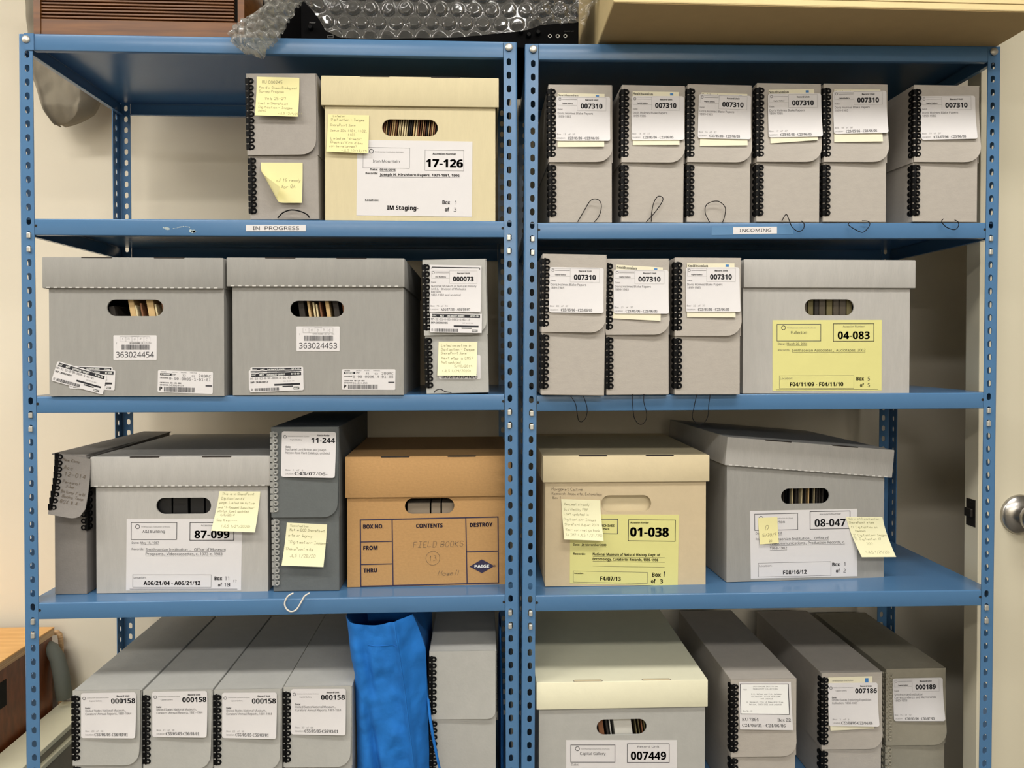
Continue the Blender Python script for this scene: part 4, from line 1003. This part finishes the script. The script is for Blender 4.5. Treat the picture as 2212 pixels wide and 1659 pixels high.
s.print('handwriting', o, [('h', 'This is in SharePoint', 7, 8, 5, .05, .6), ('h', 'Digitization AV', 7, 18, 5, .05, .6), ('h', 'page. Listed as Active', 5, 27, 5, .05, .6), ('h', 'and "1-Request Submitted"', 4, 37, 4.2, .05, .6), ('h', 'status. Last updated', 4, 45, 4.6, .05, .6), ('h', '4/6/2014', 11, 53, 4.6, .05, .6), ('h', 'See Kira ~~~', 6, 64, 5, .05, .6), ('h', '(JLS 1/29/2020)', 18, 76, 5, .05, .6)], [PENCIL])
# kraft carton
root, H, w_, hc, hw_, hh = carton('brown kraft storage carton printed BOX NO., CONTENTS and DESTROY, partly behind the centre post', 1, 4, 751, 1098, 1274.5, (745, 1104, 986, 1074), (928, 1093, 106, 34), .062, KRAFT, group=GC, d=.32, rz=math.radians(1.3))
contents(root, H, hc, hw_, hh, [(-.022, .044, 'taupe', 0, -.03), (.012, .018, 'taupe', 0, -.03), (.036, .024, 'taupe', 0, -.03)], 'field_book', 'grey-brown book spine inside the hand hole of the brown kraft carton', 'books inside the kraft carton', 'book', depth=.2)
s = Surf(root, [(778.5, 1123), (1075.5, 1116.5), (1077, 1260), (779.5, 1267.5)], w=297, h=144, off=.0003)
nv = [('r', 0, 0, 297, 143, 2.4, 0), ('l', 68, 0, 69, 143, 2.2, 0), ('l', 227, 0, 228.5, 143, 2.2, 0), ('l', 0, 47.5, 68, 47.5, 2, 0), ('l', 0, 96, 68, 96, 2, 0), ('l', 228, 74, 297, 74, 2, 0),
  ('t', 'BOX NO.', 6, 14.5, 8.6, 'l', 'iB', 43), ('t', 'FROM', 6, 60.5, 8.6, 'l', 'iB', 30), ('t', 'THRU', 6, 109, 8.6, 'l', 'iB', 28.5), ('t', 'CONTENTS', 148, 15.5, 8.6, 'c', 'iB', 57), ('t', 'DESTROY', 260.5, 16, 8.6, 'c', 'iB', 49),
  ('p', [(234, 106), (261, 91), (288, 106), (261, 121)], 0), ('t', 'PAIGE', 261, 106, 6.4, 'c', 'ib', 32, 2), ('o', 288.5, 106, 1.8, .7, 0), ('t', 'R', 288.5, 106, 1.8, 'c', 'i', None, 0)]
pr = s.print('printing', root, nv, [NAVY, GREYI, WHITE]); pr['label'] = 'dark navy printed form'
s.print('handwriting', root, [('h', 'FIELD BOOKS', 113, 62, 12, .15, .7), ('h', '13', 146, 92, 11, .15, .7), ('o', 155, 86, 15, .7, 0), ('h', 'Howell', 165, 124, 11, .35, .7)], [PENCILD])
# 01-038
root, H, w_, hc, hw_, hh = carton('tan records carton with wrinkled yellow sheet numbered 01-038', 2, 4, 1177.6, 1524, 1271, (1172.3, 1533, 984, 1041.5), (1352.6, 1087.8, 110, 36.6), .052, TAN, lm=TANL, group=GC, d=.375)
b = MB().box(hc.x-.09, hc.x+.09, .012, .016, hc.z-.05, hc.z+.05); b.build('inner_flap', TANL, root)
s = Surf(root, [(1232, 1111), (1466.5, 1112), (1464, 1265.5), (1230.6, 1260)], w=234.5, h=151, off=.0006)
o = s.paper('label_sheet', root, YEL, label='yellow printed sheet, creased')
s.print('lettering', o, [('r', 10, 10, 102, 41.5, 1.6, 4), ('t', 'ARCHIVES', 95, 24, 4.8, 'r', 'ib', 34), ('t', 'National Park', 84.6, 31, 3, 'r', 'ib', 40), ('r', 125.3, 11, 227, 56, 1.3), ('t', 'Accession Number', 129.4, 17, 3.6, 'l', 'ib', 40), ('t', '01-038', 171, 37, 19, 'c', 'iB', 83),
  ('t', 'Date:', 7, 66, 4.6, 'l', 'ib', 14), ('t', '20 November 2000', 25, 66, 4.6, 'l', 'ib', 53), ('l', 23, 70.3, 79, 70.3, .6), ('t', 'Records:', 7, 86, 4.6, 'l', 'ib', 26), ('t', 'National Museum of Natural History, Dept. of', 49, 86, 5.4, 'l', 'ib', 146), ('l', 49, 91.5, 205, 91.5, .5),
  ('t', 'Entomology, Curatorial Records, 1959-1996', 49, 96.5, 5.4, 'l', 'ib', 142), ('l', 49, 101.5, 205, 101.5, .5), ('l', 49, 112, 205, 112, .5), ('r', 7.6, 123.4, 168, 147.5, .6, 4), ('t', 'Location', 10, 128.5, 3, 'l', 'ib', 19), ('t', 'F4/07/13', 88, 138.5, 8.6, 'c', 'ib', 44),
  ('t', 'Box', 178, 128, 8.4, 'l', 'ib', 19), ('h', '1', 201, 132, 11, .1, 1.4, 0), ('t', 'of', 176, 142, 8.4, 'l', 'ib', 10), ('t', '3', 196, 142, 8.4, 'l', 'ib')])
s = Surf(root, [(1212, 1077.8), (1295.8, 1080), (1301, 1163.8), (1217, 1161)], off=.0014, curl=.014)
o = s.paper('sticky_note', root, STICKP)
s.print('handwriting', o, [('h', 'Request already', 6, 13, 5, .05, .55), ('h', 'fulfilled by FBP.', 4, 24, 5, .05, .55), ('h', 'Last updated in', 4, 34, 5, .05, .55), ('h', 'Digitization- Images', 3, 45, 5, .05, .55), ('h', 'SharePoint August 2018', 4, 55, 4.4, .05, .55), ('h', 'Rec- can rest go back', 5, 66, 4.8, .05, .55), ('h', 'to IM? (JLS 1/21/20)', 4, 76, 5, .05, .55)], [PENCIL])
s = Surf(root, [(1190, 1048), (1300, 1050), (1300, 1080), (1190, 1078)], off=.0003)
s.print('handwriting', root, [('h', 'Margaret Collins', 2, 11, 6, .05, .6), ('h', 'Research Associate, Entomology', 2, 20, 5, .05, .5), ('h', 'Box 1', 4, 29, 5, .05, .5)], [PENCILD])
# 08-047: turned a little, lid sitting askew
root, H, w_, hc, hw_, hh = carton('grey carton turned askew with crooked lid and white sheet numbered 08-047', 2, 4, 1566, 1914, 1262.5, (1568, 1931, 958, 1019), (1739.8, 1071.5, 111, 34), .075, CORRG, lm=CORRL, group=GC, dash=DASH, d=.36, rz=math.radians(3.2), tilt=math.radians(5.0), slots=True)
its = [(-.047, .003, 'brown', 1.0, 0)]
rr = random.Random(9); xx = -.040
while xx < .05:
    its.append((xx, rr.choice((.001, .0016)), rr.choice(('manila', 'dark', 'black', 'cream', 'dark')), 1.0, rr.uniform(-.002, .002))); xx += rr.uniform(.004, .008)
contents(root, H, hc, hw_, hh, its, 'record_sleeve', 'thin upright sleeve inside the hand hole of carton 08-047', 'sleeves inside carton 08-047', 'sleeve')
s = Surf(root, [(1619.7, 1103.8), (1851.5, 1099), (1851.5, 1244.6), (1621.7, 1250)], w=232, h=146, off=.0006)
o = s.paper('label_sheet', root, PAPER)
s.print('lettering', o, acc('Fullerton', '08-047', 'May 5, 2008', [('Smithsonian Institution.,   Office of', 128), ('Telecommunications., Production Records, c.', 163), ('1968-1982', 37)], 'F08/16/12', '1', '2', b2=(129, 4, 216, 42), numc=(172.5, 28.6, 16, 67), b1=(9.7, 6.8, 102, 42), pl=(58, 24.5, 32), lb=(16.4, 112.6, 174, 142.6), bx=193.4, by=119, locw=51, dw=38, recy=61.5, dsy=48.5))
s = Surf(root, [(1636.8, 1118.5), (1678.6, 1116.5), (1680, 1171.6), (1639.4, 1174.5)], off=.0014, curl=.004)
o = s.paper('sticky_note', root, STICK); s.print('handwriting', o, [('h', 'D', 14, 26, 9, .3, .7), ('h', '5/20/5', 7, 40, 6, .2, .6), ('h', '20', 20, 52, 4, .2, .5)], [PENCILD])
s = Surf(root, [(1826, 1116), (1905, 1116), (1923.5, 1197.5), (1850, 1198)], off=.0014, curl=.018)
o = s.paper('sticky_note', root, STICKP)
s.print('handwriting', o, [('h', 'Not in all 3 digitization', 4, 6, 4, .05, .5), ('h', 'SharePoint sites', 3, 15, 4.6, .05, .55), ('h', '1) Digitization on', 4, 25, 4.6, .05, .55), ('h', 'Demand', 11, 33, 4.6, .05, .55), ('h', '2) Digitization- Images', 3, 42, 4.4, .05, .55), ('h', '3) Digitization AV', 3, 50, 4.6, .05, .55), ('h', '???', 24, 61, 5.5, .05, .6), ('h', '(JLS 1/29/20)', 14, 77, 5, .05, .55)], [PENCIL])
# 007449
root, H, w_, hc, hw_, hh = carton('grey records carton numbered 007449 with an ivory lid, in the bottom row', 2, 5, 1164, 1522, 1800, (1158.7, 1529.5, 1471.5, 1530.5), (1343, 1570.5, 110, 35), .012, BOARDC, lm=IVORY, group=GC, d=.38)
contents(root, H, hc, hw_, hh, [(-.044, .010, 'brown', -8, 0), (-.032, .004, 'dark', -8, 0), (-.026, .002, 'white', -8, 0), (-.001, .034, 'white', -8, 0), (.024, .002, 'olive', -8, 0), (.030, .002, 'olive', -8, 0), (.036, .002, 'brown', -8, 0), (.041, .002, 'olive', -8, 0), (.047, .002, 'olive', -8, 0)], 'file_folder', 'folder or paper bundle seen through the hand hole of carton 007449', 'folders inside carton 007449', 'folder')
s = Surf(root, [(1223, 1598.8), (1462.4, 1598.8), (1462.4, 1752), (1223, 1752)], w=239, h=153, off=.0006)
o = s.paper('label_sheet', root, PAPER)
s.print('lettering', o, acc('Capital Gallery', '007449', None, [], None, '', '', b2=(131.5, 7.6, 222, 47.7), numc=(177, 33, 17, 76), b1=(9.8, 9.8, 104.7, 47), oc=(24, 18), pl=(57, 28.5, 55), unit='Record Unit')+[('t', 'Date:', 11, 52, 4.3, 'l', 'in', 15.5, 4)])

# ------------------------------------------------------------------ fabric, furniture and things on top
from mathutils import noise as mn
def grid(f, nu, nv, name, m, parent=None, smooth=True, close=False, **k):
    vs = [f(i/nu, j/nv) for j in range(nv+1) for i in range(nu+1)]
    b = MB().add(vs, [(j*(nu+1)+i, j*(nu+1)+i+1, (j+1)*(nu+1)+i+1, (j+1)*(nu+1)+i) for j in range(nv) for i in range(nu)])
    return b.build(name, m, parent, smooth=smooth, **k)
def interp(tab, t):
    for (a, va), (b, vb) in zip(tab, tab[1:]):
        if t <= b: return va+(vb-va)*max(0, (t-a)/(b-a))
    return tab[-1][1]
# blue fabric bag standing open between the boxes
BL_ = [(1341, 741), (1380, 748), (1410, 752), (1440, 756), (1467, 761), (1560, 763), (1659, 765), (1790, 768)]
BR_ = [(1333, 888), (1372, 903), (1410, 918), (1507, 921), (1659, 926), (1790, 930)]
BS_ = [(1339, 853), (1390, 862), (1430, 867), (1480, 874), (1545, 882), (1600, 889), (1659, 896), (1790, 908)]
root = empty('fabric_bag', (UY(830, 1500, 0).x, .05, zshelf(1, 5, .6)+.0005), label='bright blue fabric bag standing open between two grey boxes in the bottom row', cat='bag')
inv = root_m(root).inverted(); zb5 = root.location.z
def bagp(u, v):
    py = 1338+(1786-1338)*v
    l, r_, sm = interp(BL_, py), interp(BR_, py), interp(BS_, py)
    px = l+(sm-l)*(u/.7) if u < .7 else sm+(r_-sm)*((u-.7)/.3)
    rim = (1-v)**8*(12*math.sin(u/.7*math.pi) if u < .7 else -4*(u-.7)/.3)
    p = UY(px, py+rim, -.006)
    y = .030*(1-min(1, u*7))**2+.022*max(0, (u-.74)/.26)**1.5 - .010*math.exp(-((u-.7)/.05)**2)
    q = Vector((p.x*9, p.z*7, .3)); y += .010*mn.noise(q)+.006*mn.noise(q*3.1)+.0025*mn.noise(q*7)
    y += .010*math.exp(-((u-.22-.12*v)/.05)**2)*math.exp(-((v-.25)/.12)**2)
    y += .016*math.exp(-((u-.16-.25*max(0, v-.3))/.04)**2)*max(0, min(1, (v-.35)*3))
    p.y += y; p.z = max(p.z, zb5+.001)
    return inv @ p
grid(bagp, 60, 70, 'front_panel', BAGB, root)
def bside(right):
    def f(u, v):
        p = Vector(bagp(1.0 if right else 0.0, v)); q = Vector((p.z*9, u*4, 2.0 if right else 5.0))
        return (p.x+(-.002 if right else .002)+.004*mn.noise(q)*(4*u*(1-u)) + (-.004 if right else .004)*math.sin(u*math.pi), p.y+u*.20, p.z+.008*u*0)
    return f
grid(bside(True), 10, 40, 'side_panel', BAGB, root); grid(bside(False), 10, 40, 'side_panel', BAGB, root)
grid(lambda u, v: tuple(Vector(bside(False)(1, v)).lerp(Vector(bside(True)(1, v)), u)+Vector((0, .006*math.sin(u*9), 0))), 20, 30, 'back_panel', BAGB, root)
pts = [Vector(bagp(.7, i/40))+Vector((0, -.0012, 0)) for i in range(41)]
MB().tube(pts, .0012, 5).build('seam', BAGB, root, smooth=True)
pts = [Vector(bagp(.28+.42*i/20, .115)) + Vector((0, -.0004, 0)) for i in range(21)]
MB().tube(pts, .0007, 4).build('hem_stitching', BAGB, root, smooth=True)
MB().tube([inv @ UY(x, y, yy) for x, y, yy in ((918, 1440, .04), (924, 1500, .02), (929, 1550, -.004), (935, 1590, -.008), (943, 1630, -.008), (952, 1670, -.006), (958, 1720, 0))], [.002, .0025, .0028, .0028, .0025, .0022, .002], 6).build('strap', BAGB, root, smooth=True)
# second blue fabric bundle behind the blank box, by the post
xw = UY(1082, 1500, .06).x
root = empty('fabric_bag', (xw+.004, .16, zb5), label='dark-lying folded blue fabric squeezed between the blank box and the centre post', cat='bag')
def f2(u, v):
    a = u*2*math.pi; z = .33*v; rx = (.004+.003*math.sin(v*3))*(1-.5*v); ry = .10*(1-.55*v)
    x = rx*math.cos(a)-.004*v; y = ry*math.sin(a)*(1+.1*mn.noise(Vector((math.cos(a)*2, math.sin(a)*2, z*9))))
    return (x, y, z)
grid(f2, 24, 16, 'cloth', BAGB, root)

# wooden slatted cabinet on top of the first rack
ztp = lambda r, x: zshelf(r, 1, x)+.0006
pL, pR = UY(73.5, 60, .022), UY(527, 60, .022); cx = (pL.x+pR.x)/2; hw = (pR.x-pL.x)/2
root = empty('wooden_cabinet', (cx, .022, ztp(1, cx)), (0, 0, RK[1]['q']), label='brown wooden cabinet with horizontal slatted front lying on top of the shelving', cat='cabinet')
MB().box(-hw, hw, .012, .33, 0, .012).box(-hw, hw, .012, .33, .258, .27).box(-hw, -hw+.012, 0, .33, 0, .27).box(hw-.012, hw, 0, .33, 0, .27).box(-hw+.01, hw-.01, .30, .31, .01, .26).build('case', WOOD, root)
zs0 = UY(300, 43, .022).z-root.location.z
MB().box(-hw+.004, hw-.014, .002, .014, .0, zs0, bev=.001).build('front_rail', WOOD, root)
z = zs0+.0028; b = MB()
while z < .25:
    b.box(-hw+.006, hw-.020, .003, .010, z, z+.0036, bev=.0006, seg=1); z += .0062
b.build('slats', WOOD, root)
MB().box(-hw+.006, hw-.012, .016, .018, zs0, .255).build('backing', DARKI, root)

# black audio unit
yd = .035; pL, pR = UY(650, 60, yd), UY(1250, 60, yd); cx = (pL.x+pR.x)/2; hw = (pR.x-pL.x)/2
root = empty('audio_unit', (cx, yd, max(ztp(1, .8), ztp(2, 1.0))), (0, 0, 0), label='black audio unit with round input jacks, bridging the tops of both racks', cat='audio equipment')
MB().box(-hw, hw, 0, .30, 0, .14, bev=.002).build('housing', BLACKH, root)
inv = root_m(root).inverted()
b = MB(); b2 = MB()
for px in (1187.5, 1204.5, 1221):
    c = inv @ UY(px, 79, yd); b.torus((c.x, -.002, c.z), .0030, .0010, 'xz', 14, 6)
b.build('input_jack', STEEL, root, smooth=True)
for px, py in ((1142, 78), (1162, 73), (1125, 70), (672, 62)):
    c = inv @ UY(px, py, yd); MB().lathe([(0, -.010), (.0035, -.010), (.0045, -.008), (.005, -.0005), (0, -.0005)], c, n=16).build('knob', BLACKP, root, autos=.8)
s = Surf(root, rectq(664, 40, 60, 40), w=60, h=40, off=.0004); s.print('lettering', root, [('t', 'Power', 5, 9, 3.4, 'l', 'in', 13, 1), ('r', 44, 37, 56, 42, .8, 1)])
s = Surf(root, rectq(1170, 60, 80, 40), w=80, h=40, off=.0004); s.print('lettering', root, [('t', 'OUTPUT', 48, 8, 2.2, 'l', 'in', 22, 4)])

# bubble wrap over it
BW = bpy.data.materials.new('bubble_film'); BW.use_nodes = True; nt = BW.node_tree; nt.nodes.clear()
o_ = nt.nodes.new('ShaderNodeOutputMaterial'); tr = nt.nodes.new('ShaderNodeBsdfTransparent'); gl = nt.nodes.new('ShaderNodeBsdfGlossy'); df = nt.nodes.new('ShaderNodeBsdfDiffuse')
tr.inputs[0].default_value = (.90, .89, .86, 1); gl.inputs['Roughness'].default_value = .10; df.inputs[0].default_value = (.62, .61, .57, 1)
lw_ = nt.nodes.new('ShaderNodeLayerWeight'); lw_.inputs[0].default_value = .40
m1 = nt.nodes.new('ShaderNodeMixShader'); m2 = nt.nodes.new('ShaderNodeMixShader'); m2.inputs[0].default_value = .08
mr = nt.nodes.new('ShaderNodeMapRange'); mr.inputs[3].default_value = .03; mr.inputs[4].default_value = .55
nt.links.new(lw_.outputs['Facing'], mr.inputs[0]); nt.links.new(mr.outputs[0], m1.inputs[0]); nt.links.new(tr.outputs[0], m1.inputs[1]); nt.links.new(gl.outputs[0], m1.inputs[2])
nt.links.new(m1.outputs[0], m2.inputs[1]); nt.links.new(df.outputs[0], m2.inputs[2]); nt.links.new(m2.outputs[0], o_.inputs[0])
def bub(x, z, R=.0140, P=.0325):
    """height of the bubble pattern"""
    row = round(z/(P*.866)); best = 0
    for rw_ in (row-1, row, row+1):
        zc = rw_*P*.866; off = P/2 if rw_ % 2 else 0
        xc = round((x-off)/P)*P+off
        d = math.hypot(x-xc, z-zc)
        if d < R: best = max(best, .0075*min(1, math.sqrt(max(0, 1-(d/R)**2))*1.3))
    return best
bot = [(655, 5), (690, 45), (707, 72), (737, 87), (808, 90), (900, 89), (987, 87), (1060, 80), (1140, 69), (1166, 60), (1248, 55), (1262, 64), (1274, 26), (1295, 2)]
vs, fs, NX, NY = [], [], 420, 80
for j in range(NY+1):
    for i in range(NX+1):
        px = 655+640*i/NX; pb = interp(bot, px)
        py = pb-(pb+22)*(1-j/NY); yy = .016; p = UY(px, py, yy)
        a = min(1, (pb-py)/14); h = bub(p.x, p.z)*a
        q = Vector((p.x*16, 0, p.z*16)); wv = .006*mn.noise(q)+.0014*mn.noise(q*3.3)
        if px > 1150: wv += .004*mn.noise(q*5)+.002*mn.noise(q*11)
        vs.append((p.x+.3*wv, yy-h-wv-.012*max(0, 1-(pb-py)/60), p.z))
fs = [(j*(NX+1)+i, j*(NX+1)+i+1, (j+1)*(NX+1)+i+1, (j+1)*(NX+1)+i) for j in range(NY) for i in range(NX)]
b = MB().add(vs, fs)
# the free end hangs over the shelf edge, crumpled
LE = [(-20, 585), (0, 577), (25, 572), (40, 545), (60, 508), (80, 498), (100, 506), (118, 530), (128, 566)]
RE = [(-20, 672), (0, 660), (25, 641), (50, 626), (78, 610), (100, 594), (118, 577), (128, 570)]
ntail = len(b.f); NU, NV = 90, 120
for lay in (0, 1):
    vs = []
    for j in range(NV+1):
        for i in range(NU+1):
            py = -20+148*j/NV; l, r_ = interp(LE, py), interp(RE, py); u = i/NU
            px = l+(r_-l)*u + 3*mn.noise(Vector((j*.12, lay*3, 1)))
            p = UY(px, py, -.012)
            q = Vector((p.x*30+lay*5, lay*2.0, p.z*24)); wv = .012*mn.noise(q)+.007*mn.noise(q*2.3)
            h = bub(p.x*1.25+p.z*.6+lay*.01, p.z*1.2-p.x*.5, .0105, .025)*1.3
            y = -.012-.020*lay*math.sin(math.pi*u)-h-abs(wv)*1.3-.012*math.sin(math.pi*u)*min(1, py/60+.4)
            if py < 40: y += .0
            vs.append((p.x, min(y, -.0035), p.z))
    b.add(vs, [(j*(NU+1)+i, j*(NU+1)+i+1, (j+1)*(NU+1)+i+1, (j+1)*(NU+1)+i) for j in range(NV) for i in range(NU)])
b.m = [0]*ntail + [1]*(len(b.f)-ntail)
BW2 = BW.copy(); BW2.name = 'bubble_film_folded'
for n_ in BW2.node_tree.nodes:
    if n_.type == 'MIX_SHADER' and not n_.inputs[0].is_linked: n_.inputs[0].default_value = .22
    if n_.type == 'BSDF_TRANSPARENT': n_.inputs[0].default_value = (.82, .82, .80, 1)
wrap = b.build('bubble_wrap', [BW, BW2], None, smooth=True)
tag(wrap, 'clear bubble wrap draped over the black audio unit and hanging over the shelf edge', 'bubble wrap')

# big cream carton overhanging the front of the second rack
yo = -.15; fl_ = UY(1325, 12, yo); x1 = UY(2150, 100, .0).x; xs0 = fl_.x
root = empty('cardboard_carton', ((xs0+x1)/2, yo, ztp(2, 1.3)+.002), (0, -RK[2]['t']*0+.0045, 0), label='large cream cardboard carton on top of the shelving, jutting out over the shelf edge', cat='cardboard box')
hw = (x1-xs0)/2; root.location.z = max(ztp(2, xs0), ztp(2, x1))+.001
MB().box(-hw, hw, 0, .52, 0, .30, bev=.0025, seg=2).build('body', CARTON, root)
MB().box(-hw+.002, hw-.002, .002, .518, -.0008, .0006).build('underside', UNDER, root, label='underside coloured darker brown for its shade')
MB().box(-hw-.001, hw+.001, -.0015, .0, .012, .30, bev=.0004, seg=1).build('front_flap', CARTON, root)

# grey cloth draped down outside the first rack
def UX(px, py, x):
    d = ray(px, py); return CAM+d*((x-CAM.x)/d.x)
ol = [(-30, 50, 236), (40, 53, 232), (100, 58, 226), (150, 66, 220), (180, 74, 216), (205, 84, 211), (225, 91, 206), (243, 99, 196), (255, 107, 176), (262, 112, 160), (267, 116, 146), (270, 121, 132)]
def cl(u, v):
    py = -30+300*v; l = interp([(a, b_) for a, b_, c_ in ol], py); r_ = interp([(a, c_) for a, b_, c_ in ol], py)
    p = UY(l+(r_-l)*u, py, .43); q = Vector((p.x*9, 1, p.z*5)); wv = .022*mn.noise(q)+.014*abs(mn.noise(q*2.1+Vector((3, 1, 0))))+.004*mn.noise(q*6)
    e = min(1, 6*u, 6*(1-u), 8*(1-v)+.1)
    return (p.x, .45-.05*math.sqrt(max(0, e))-wv*e-.012*math.exp(-((u-.12)/.05)**2), p.z)
o = grid(cl, 70, 70, 'draped_cloth', CLOTHG)
o.modifiers.new('Solidify', 'SOLIDIFY').thickness = .003
tag(o, 'grey wrinkled cloth hanging on the wall behind the end post and wooden cabinet', 'cloth')
pc = UY(590, 60, .13)  # block added only to keep the gap behind the wrap dark
b = MB().box(pc.x-.018, pc.x+.060, .12, .33, 0, .13, bev=.003)
root = empty('dark_gap_filler', (0, 0, ztp(1, pc.x)), label='dark block added to darken the gap between the wooden cabinet and audio unit', cat='case')
b.build('filler_body', BLACKH, root)

# plywood stool or side unit at floor level, seen past the first rack
xr_ = -.21; yb_, zt_ = .455, .652
p = UX(118, 1355, xr_); q = UX(0, 1436, xr_)
zt_ = (p.z+q.z)/2; yb_ = min(p.y, YW-.035)
root = empty('plywood_table', (xr_-.25, .22, 0), label='low birch plywood table with dark stained side, beyond the end post', cat='table')
def wb(name, x0, x1, y0, y1, z0, z1, m, **k):
    return MB().box(x0-root.location.x, x1-root.location.x, y0-root.location.y, y1-root.location.y, z0, z1, **k).build(name, m, root)
wb('tabletop', -.70, xr_, -.02, yb_, zt_-.0005, zt_+.0035, PLY, bev=.001)
wb('top_edge', -.70, xr_-.0005, -.0195, yb_-.0005, zt_-.016, zt_-.0006, PLYE)
wb('side_panel', -.70, xr_-.004, -.0, yb_-.004, .0, zt_-.016, PLYD)
a = UX(8, 1470, xr_-.004); 
wb('handle_slot_shade', xr_-.0045, xr_-.0030, a.y-.02, a.y+.008, a.z-.058, a.z, BLACKP)  # black plate painted in for the shade inside the handle hole
bp = [UY(px, py, yy) - root.location for px, py, yy in ((116, 1367, .500), (124, 1366, .500), (129, 1370, .500), (131, 1380, .500), (132, 1395, .500), (131, 1500, .500), (131, 1750, .500))]
MB().tube(bp, .006, 8).build('bentwood_frame', PLYE, root, smooth=True)
tb = [UY(px, py, yy) - root.location for px, py, yy in ((82, 1392, .40), (96, 1391, .40), (112, 1402, .40), (124, 1422, .40), (132, 1455, .40), (138, 1500, .40), (142, 1560, .40), (144, 1700, .40))]
tb = [UY(px, py, .458) - root.location for px, py in ((82, 1394), (96, 1392), (112, 1402), (124, 1422), (132, 1455), (139, 1508))]
MB().tube(tb, [.010, .014, .016, .017, .018, .018], 14).build('curved_leg', DARKC, root, smooth=True, label='grey padded curved leg')
# cream box with a rim lying in front of it on the floor side
xr_ = -.12; p = UX(160, 1559, xr_); q = UX(46, 1659, xr_); zt_ = (p.z+q.z)/2; xl_ = UZ(0, 1627, zt_).x
root = empty('cream_case', ((xl_+xr_)/2, .1, 0), label='long cream box with a raised rim standing outside the end of the shelving', cat='box')
def wb(name, x0, x1, y0, y1, z0, z1, m, **k):
    return MB().box(x0-root.location.x, x1-root.location.x, y0-root.location.y, y1-root.location.y, z0, z1, **k).build(name, m, root)
wb('lid', xl_, xr_, -.25, .490, zt_-.012, zt_, IVORY, bev=.0015)
wb('rim', xl_+.004, xr_+.006, -.245, .487, zt_-.042, zt_-.030, IVORY, bev=.0015)
wb('body', xl_+.006, xr_-.004, -.24, .485, 0, zt_-.012, OLIVE)

bpy.context.view_layer.update()
